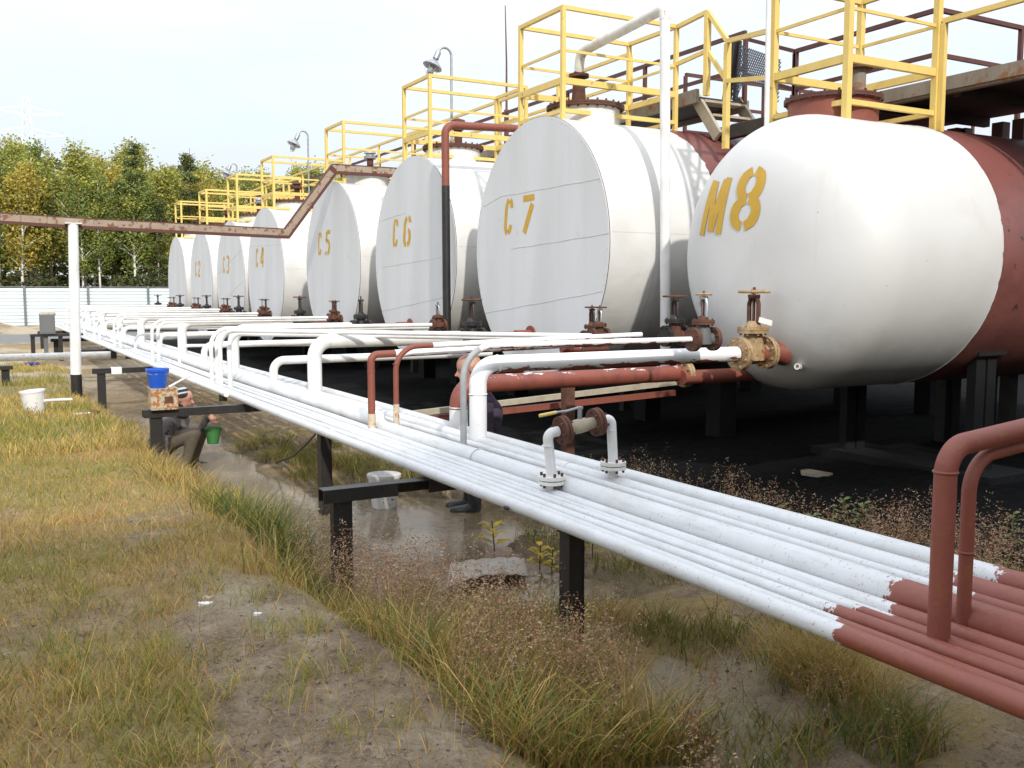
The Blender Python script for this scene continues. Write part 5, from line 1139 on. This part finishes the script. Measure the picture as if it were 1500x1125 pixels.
# fountain of straw grass right of the black post
cl_ = [(1195, 1000, 1200, .09, .36), (1245, 1020, 500, .1, .30), (1130, 945, 260, .10, .22), (890, 905, 320, .10, .22), (700, 1060, 250, .1, .25)]
x, y, hh = [], [], []
for (u, v, k, r_, h_) in cl_:
    p = P(u, v, z=-1.8); x.append(p.x+rng.normal(size=k)*r_); y.append(p.y+rng.normal(size=k)*r_); hh.append(h_*rng.uniform(.35, 1, k))
x, y, hh = np.concatenate(x), np.concatenate(y), np.concatenate(hh); n = len(x)
blades('straw_grass', x, y, hh, np.full(n, .0042), pick(n, [STRAW, (.62, .48, .22), (.48, .36, .13), OLIVE]), .95, 'pale straw grass arching out under the near pipes', seg=4)
# reddish seed-head grass
def seed_grass(name, x, y, h, label):
    n = len(x); z = ground(x, y); blades(name+'_stems', x, y, h*.9, np.full(n, .0026), pick(n, [(.2, .13, .06), OLIVE, BROWN]), .35, label+', stems', seg=3)
    K = 26; f = rng.uniform(.5, 1.02, (n, K)); a = rng.uniform(0, 6.28, (n, K)); rr = h[:, None]*.16*(1.08-f)*2.0*rng.uniform(.1, 1, (n, K))+.004; lx = rng.normal(size=(n, 1))*.12*h[:, None]*f; ly = rng.normal(size=(n, 1))*.12*h[:, None]*f
    cen = np.stack([x[:, None]+lx+rr*np.cos(a), y[:, None]+ly+rr*np.sin(a), z[:, None]+h[:, None]*f], -1).reshape(-1, 3)
    col = np.repeat(pick(n, [RUSTY, (.42,.27,.17), (.30,.18,.11), (.48,.35,.2)]), K, 0); tag(leaf_cloud(name, cen, .0075, col, .25, M['grass'], None, aspect=2.2), label, 'grass', kind='stuff')
x, y = scatter(1000, 1.62, 2.45, 3.2, 5.9, lambda x, y: np.clip(sst(x, edge_x(y)+.12, edge_x(y)+.4)*sst(fbm(x, y, 1.3, 3, 81), .36, .6), 0, 1)); seed_grass('red_grass', x, y, rng.uniform(.25, .58, len(x)), 'reddish seed-head grass along the near edge of the puddle')
x, y = scatter(2000, 3.9, 5.6, 2.6, 7.0, lambda x, y: np.clip(sst(fbm(x, y, 1.2, 3, 82), .42, .6), 0, 1)); seed_grass('red_grass', x, y, rng.uniform(.2, .55, len(x)), 'reddish seed-head grass beyond the rack near tank M 8')
x, y = scatter(1000, 2.1, 3.3, 2.1, 4.2, lambda x, y: np.clip(sst(fbm(x, y, 1.6, 3, 83), .42, .6), 0, 1)); seed_grass('red_grass', x, y, rng.uniform(.12, .34, len(x)), 'low reddish seed-head grass in the bottom right corner')
# leafy plants
def leafy(u, v, z, h, col, label, nl=12, L=.11, name='willowherb_plant', grp=None):
    p = P(u, v, z=z); gz = float(ground(p.x, p.y)); t = thing(name, (p.x, p.y, gz), label, 'plant', grp)
    mb = MB(); top_ = V((p.x+random.uniform(-.03, .03), p.y, gz+h)); mb.tube([V((p.x, p.y, gz-.02)), top_], .005, 6); mb.build('stem', M['stem'], t)
    mb = MB(); rows = []
    for k in range(nl):
        f = .25+.75*k/nl; a = k*2.4; d = V((math.cos(a), math.sin(a), .35+.3*f)).normalized(); o = V((p.x, p.y, gz)).lerp(top_, f); s = d.cross(V((0, 0, 1))).normalized()*L*.15; LL = L*(1.15-.4*f)*random.uniform(.8, 1.15)
        vs = [o]
        for q in (.3, .6): c = o+d*LL*q+V((0, 0, -LL*.25*q*q)); vs += [c-s*(1 if q < .5 else .9), c+V((0, 0, -.004)), c+s*(1 if q < .5 else .9)]
        vs.append(o+d*LL+V((0, 0, -LL*.45))); mb.add(vs, [(0, 1, 2), (0, 2, 3), (1, 4, 5, 2), (2, 5, 6, 3), (4, 7, 5), (5, 7, 6)])
    ob = mb.build('leaves', M['leaf'], t, 60); me = ob.data; at = me.color_attributes.new('Col', 'FLOAT_COLOR', 'POINT'); c4 = np.ones((len(me.vertices), 4), np.float32); c4[:, :3] = np.array(col)*(1+.25*rng.normal(size=(len(me.vertices), 1))).clip(.5, 1.6); at.data.foreach_set('color', c4.reshape(-1))
YL, GR = (.62, .45, .05), (.14, .19, .06)
leafy(725, 800, -1.93, .25, YL, 'yellow-leaved young plant at the puddle edge, upper of three', 11, .19)
leafy(790, 828, -1.93, .20, YL, 'yellow-leaved young plant left beside the black post', 12, .16)
leafy(808, 832, -1.92, .19, (.5, .42, .06), 'yellow-green young plant closest to the black post', 12, .10)
leafy(868, 818, -1.90, .26, (.36, .36, .07), 'green-yellow plant right behind the black post', 12, .16)
for (u, v, h, L, lab) in ((1232, 770, .28, .16, 'broad-leaved green weed beyond the rack, left one'), (1262, 775, .26, .15, 'broad-leaved green weed beyond the rack, middle one'), (1190, 768, .16, .17, 'low wide-leaved green weed behind the rear rack pipe'), (1478, 830, .3, .12, 'dark green weed at the right edge beyond the rack'), (1150, 760, .2, .1, 'small pale green weed beside the red grass')):
    leafy(u, v, -1.86, h, GR, lab, 14, L, 'weed_plant')
# litter
for (u, v, z, s, mm, nm, lab) in ((300, 893, -1.6, .035, 'bucket', 'paper_scrap', 'white scrap of paper on the dirt hump'), (305, 887, -1.6, .03, 'wood', 'flat_stone', 'pale flat stone beside the scrap on the dirt hump'), (378, 917, -1.6, .02, 'bucket', 'paper_scrap', 'tiny white strip on the dirt, right of the hump'), (1190, 697, -1.9, .2, 'wood', 'flat_stone', 'pale flat slab in the dark beyond the rack')):
    p = P(u, v, z=z); p.z = float(ground(p.x, p.y)); mb = MB(); q = [p+V((s*math.cos(a)*random.uniform(.6, 1.2), s*math.sin(a)*random.uniform(.5, 1), .006+.3*s*random.random())) for a in np.linspace(0, 5.6, 7)]
    mb.add(q+[a-V((0, 0, .03)) for a in q], [tuple(range(7)), tuple(range(13, 6, -1))]+[(i, (i+1) % 7, (i+1) % 7+7, i+7) for i in range(7)]); tag(mb.build(nm, M[mm]), lab, 'litter' if 'paper' in nm else 'stone')
pb = []
n = 5200; x = rng.uniform(-.6, 3.4, n); y = rng.uniform(2.6, 8, n); k = rng.uniform(0, 1, n) < bare(x, y)*.8; x, y = x[k], y[k]; z = ground(x, y); mb = MB()
for a, b, c in zip(x, y, z):
    s = .003+.011*random.random()**4; mb.ball((a, b, c+s*.2), (s, s*.8, s*.6), 5)
tag(mb.build('pebbles', M['crumb'], None), 'small stones and crumbs scattered over the bare dirt', 'pebbles', kind='stuff')

# ------------------------------------------------------------------ shed added behind the camera, out of view, to shade the foreground
t = thing('yard_shed', (2, -16, -1.8), 'long pale sheet-clad shed standing behind the viewpoint, outside the picture', 'shed')
mb = MB(); mb.box((-32, -34, -2.2), (40, -16, 13.6)); mb.build('wall', M['wall_sheet'], t)
mb = MB(); mb.add([(-32.4, -34.4, 13.602), (40.4, -34.4, 13.602), (40.4, -15.7, 13.602), (-32.4, -15.7, 13.602), (-32.4, -25, 16), (40.4, -25, 16)], [(0, 1, 5, 4), (3, 4, 5, 2), (0, 4, 3), (1, 2, 5), (0, 3, 2, 1)]); mb.build('roof', M['roof'], t)
for xx in (-26, -14, -2, 10, 22):
    mb = MB(); mb.box((xx, -15.998, -1.8), (xx+4, -15.95, 3.4)); mb.build('gate', M['grey_metal'], t)

# ------------------------------------------------------------------ light
SUN = V((-.22, -1, 0)).normalized()*math.cos(R(33))+V((0, 0, math.sin(R(33))))
sl = bpy.data.lights.new('sun', 'SUN'); sl.energy = 2.1; sl.angle = R(1.5); sl.color = (1, .95, .87)
so = bpy.data.objects.new('sun', sl); COL.objects.link(so); so.rotation_euler = SUN.to_track_quat('Z', 'Y').to_euler(); so.location = (0, -20, 20)
w = bpy.data.worlds.new('World'); S.world = w; w.use_nodes = True; nt = w.node_tree; nt.nodes.clear(); n = N(nt)
out = n('ShaderNodeOutputWorld'); bg = n('ShaderNodeBackground'); sky = n('ShaderNodeTexSky', sky_type='NISHITA'); sky.sun_disc = False
sky.sun_elevation = R(33); sky.sun_rotation = math.atan2(SUN.x, SUN.y); sky.air_density = 1.0; sky.dust_density = 1.5; sky.ozone_density = 1.0
tc = n.coord('Generated'); x_, y_, z_ = n.sep(tc)
# thin cloud sheet: projected on a plane overhead
dv_ = n('ShaderNodeVectorMath', operation='DIVIDE'); cmb = n('ShaderNodeCombineXYZ'); zz = n.math('ADD', n.math('MAXIMUM', z_, 0), .12)
for i in range(3): n.l(zz, cmb.inputs[i])
n.l(tc, dv_.inputs[0]); n.l(cmb.outputs[0], dv_.inputs[1]); cl = n.noise(n.scalev(dv_.outputs[0], (1, 1, 0)), 1.1, 7, .6, .4)
f = n.ramp(cl, .28, .66)
grad = n('ShaderNodeVectorMath', operation='SCALE'); n.l(n.math('ADD', n.math('MULTIPLY', n.math('MAXIMUM', z_, 0), 1.5), .85), grad.inputs['Scale'])
n.l(n.mix(n.math('ADD', n.math('MULTIPLY', f, .3), .68), sky.outputs[0], (4.6, 4.86, 5.25)), grad.inputs[0]); n.l(grad.outputs[0], bg.inputs[0]); bg.inputs[1].default_value = .125; n.l(bg.outputs[0], out.inputs[0])
S.view_settings.view_transform = 'Standard'; S.view_settings.look = 'None'; S.view_settings.exposure = .56; S.view_settings.gamma = 1
S.cycles.max_bounces = 6; S.cycles.diffuse_bounces = 3; S.cycles.glossy_bounces = 3; S.cycles.transmission_bounces = 2; S.cycles.transparent_max_bounces = 4
bpy.context.view_layer.update()
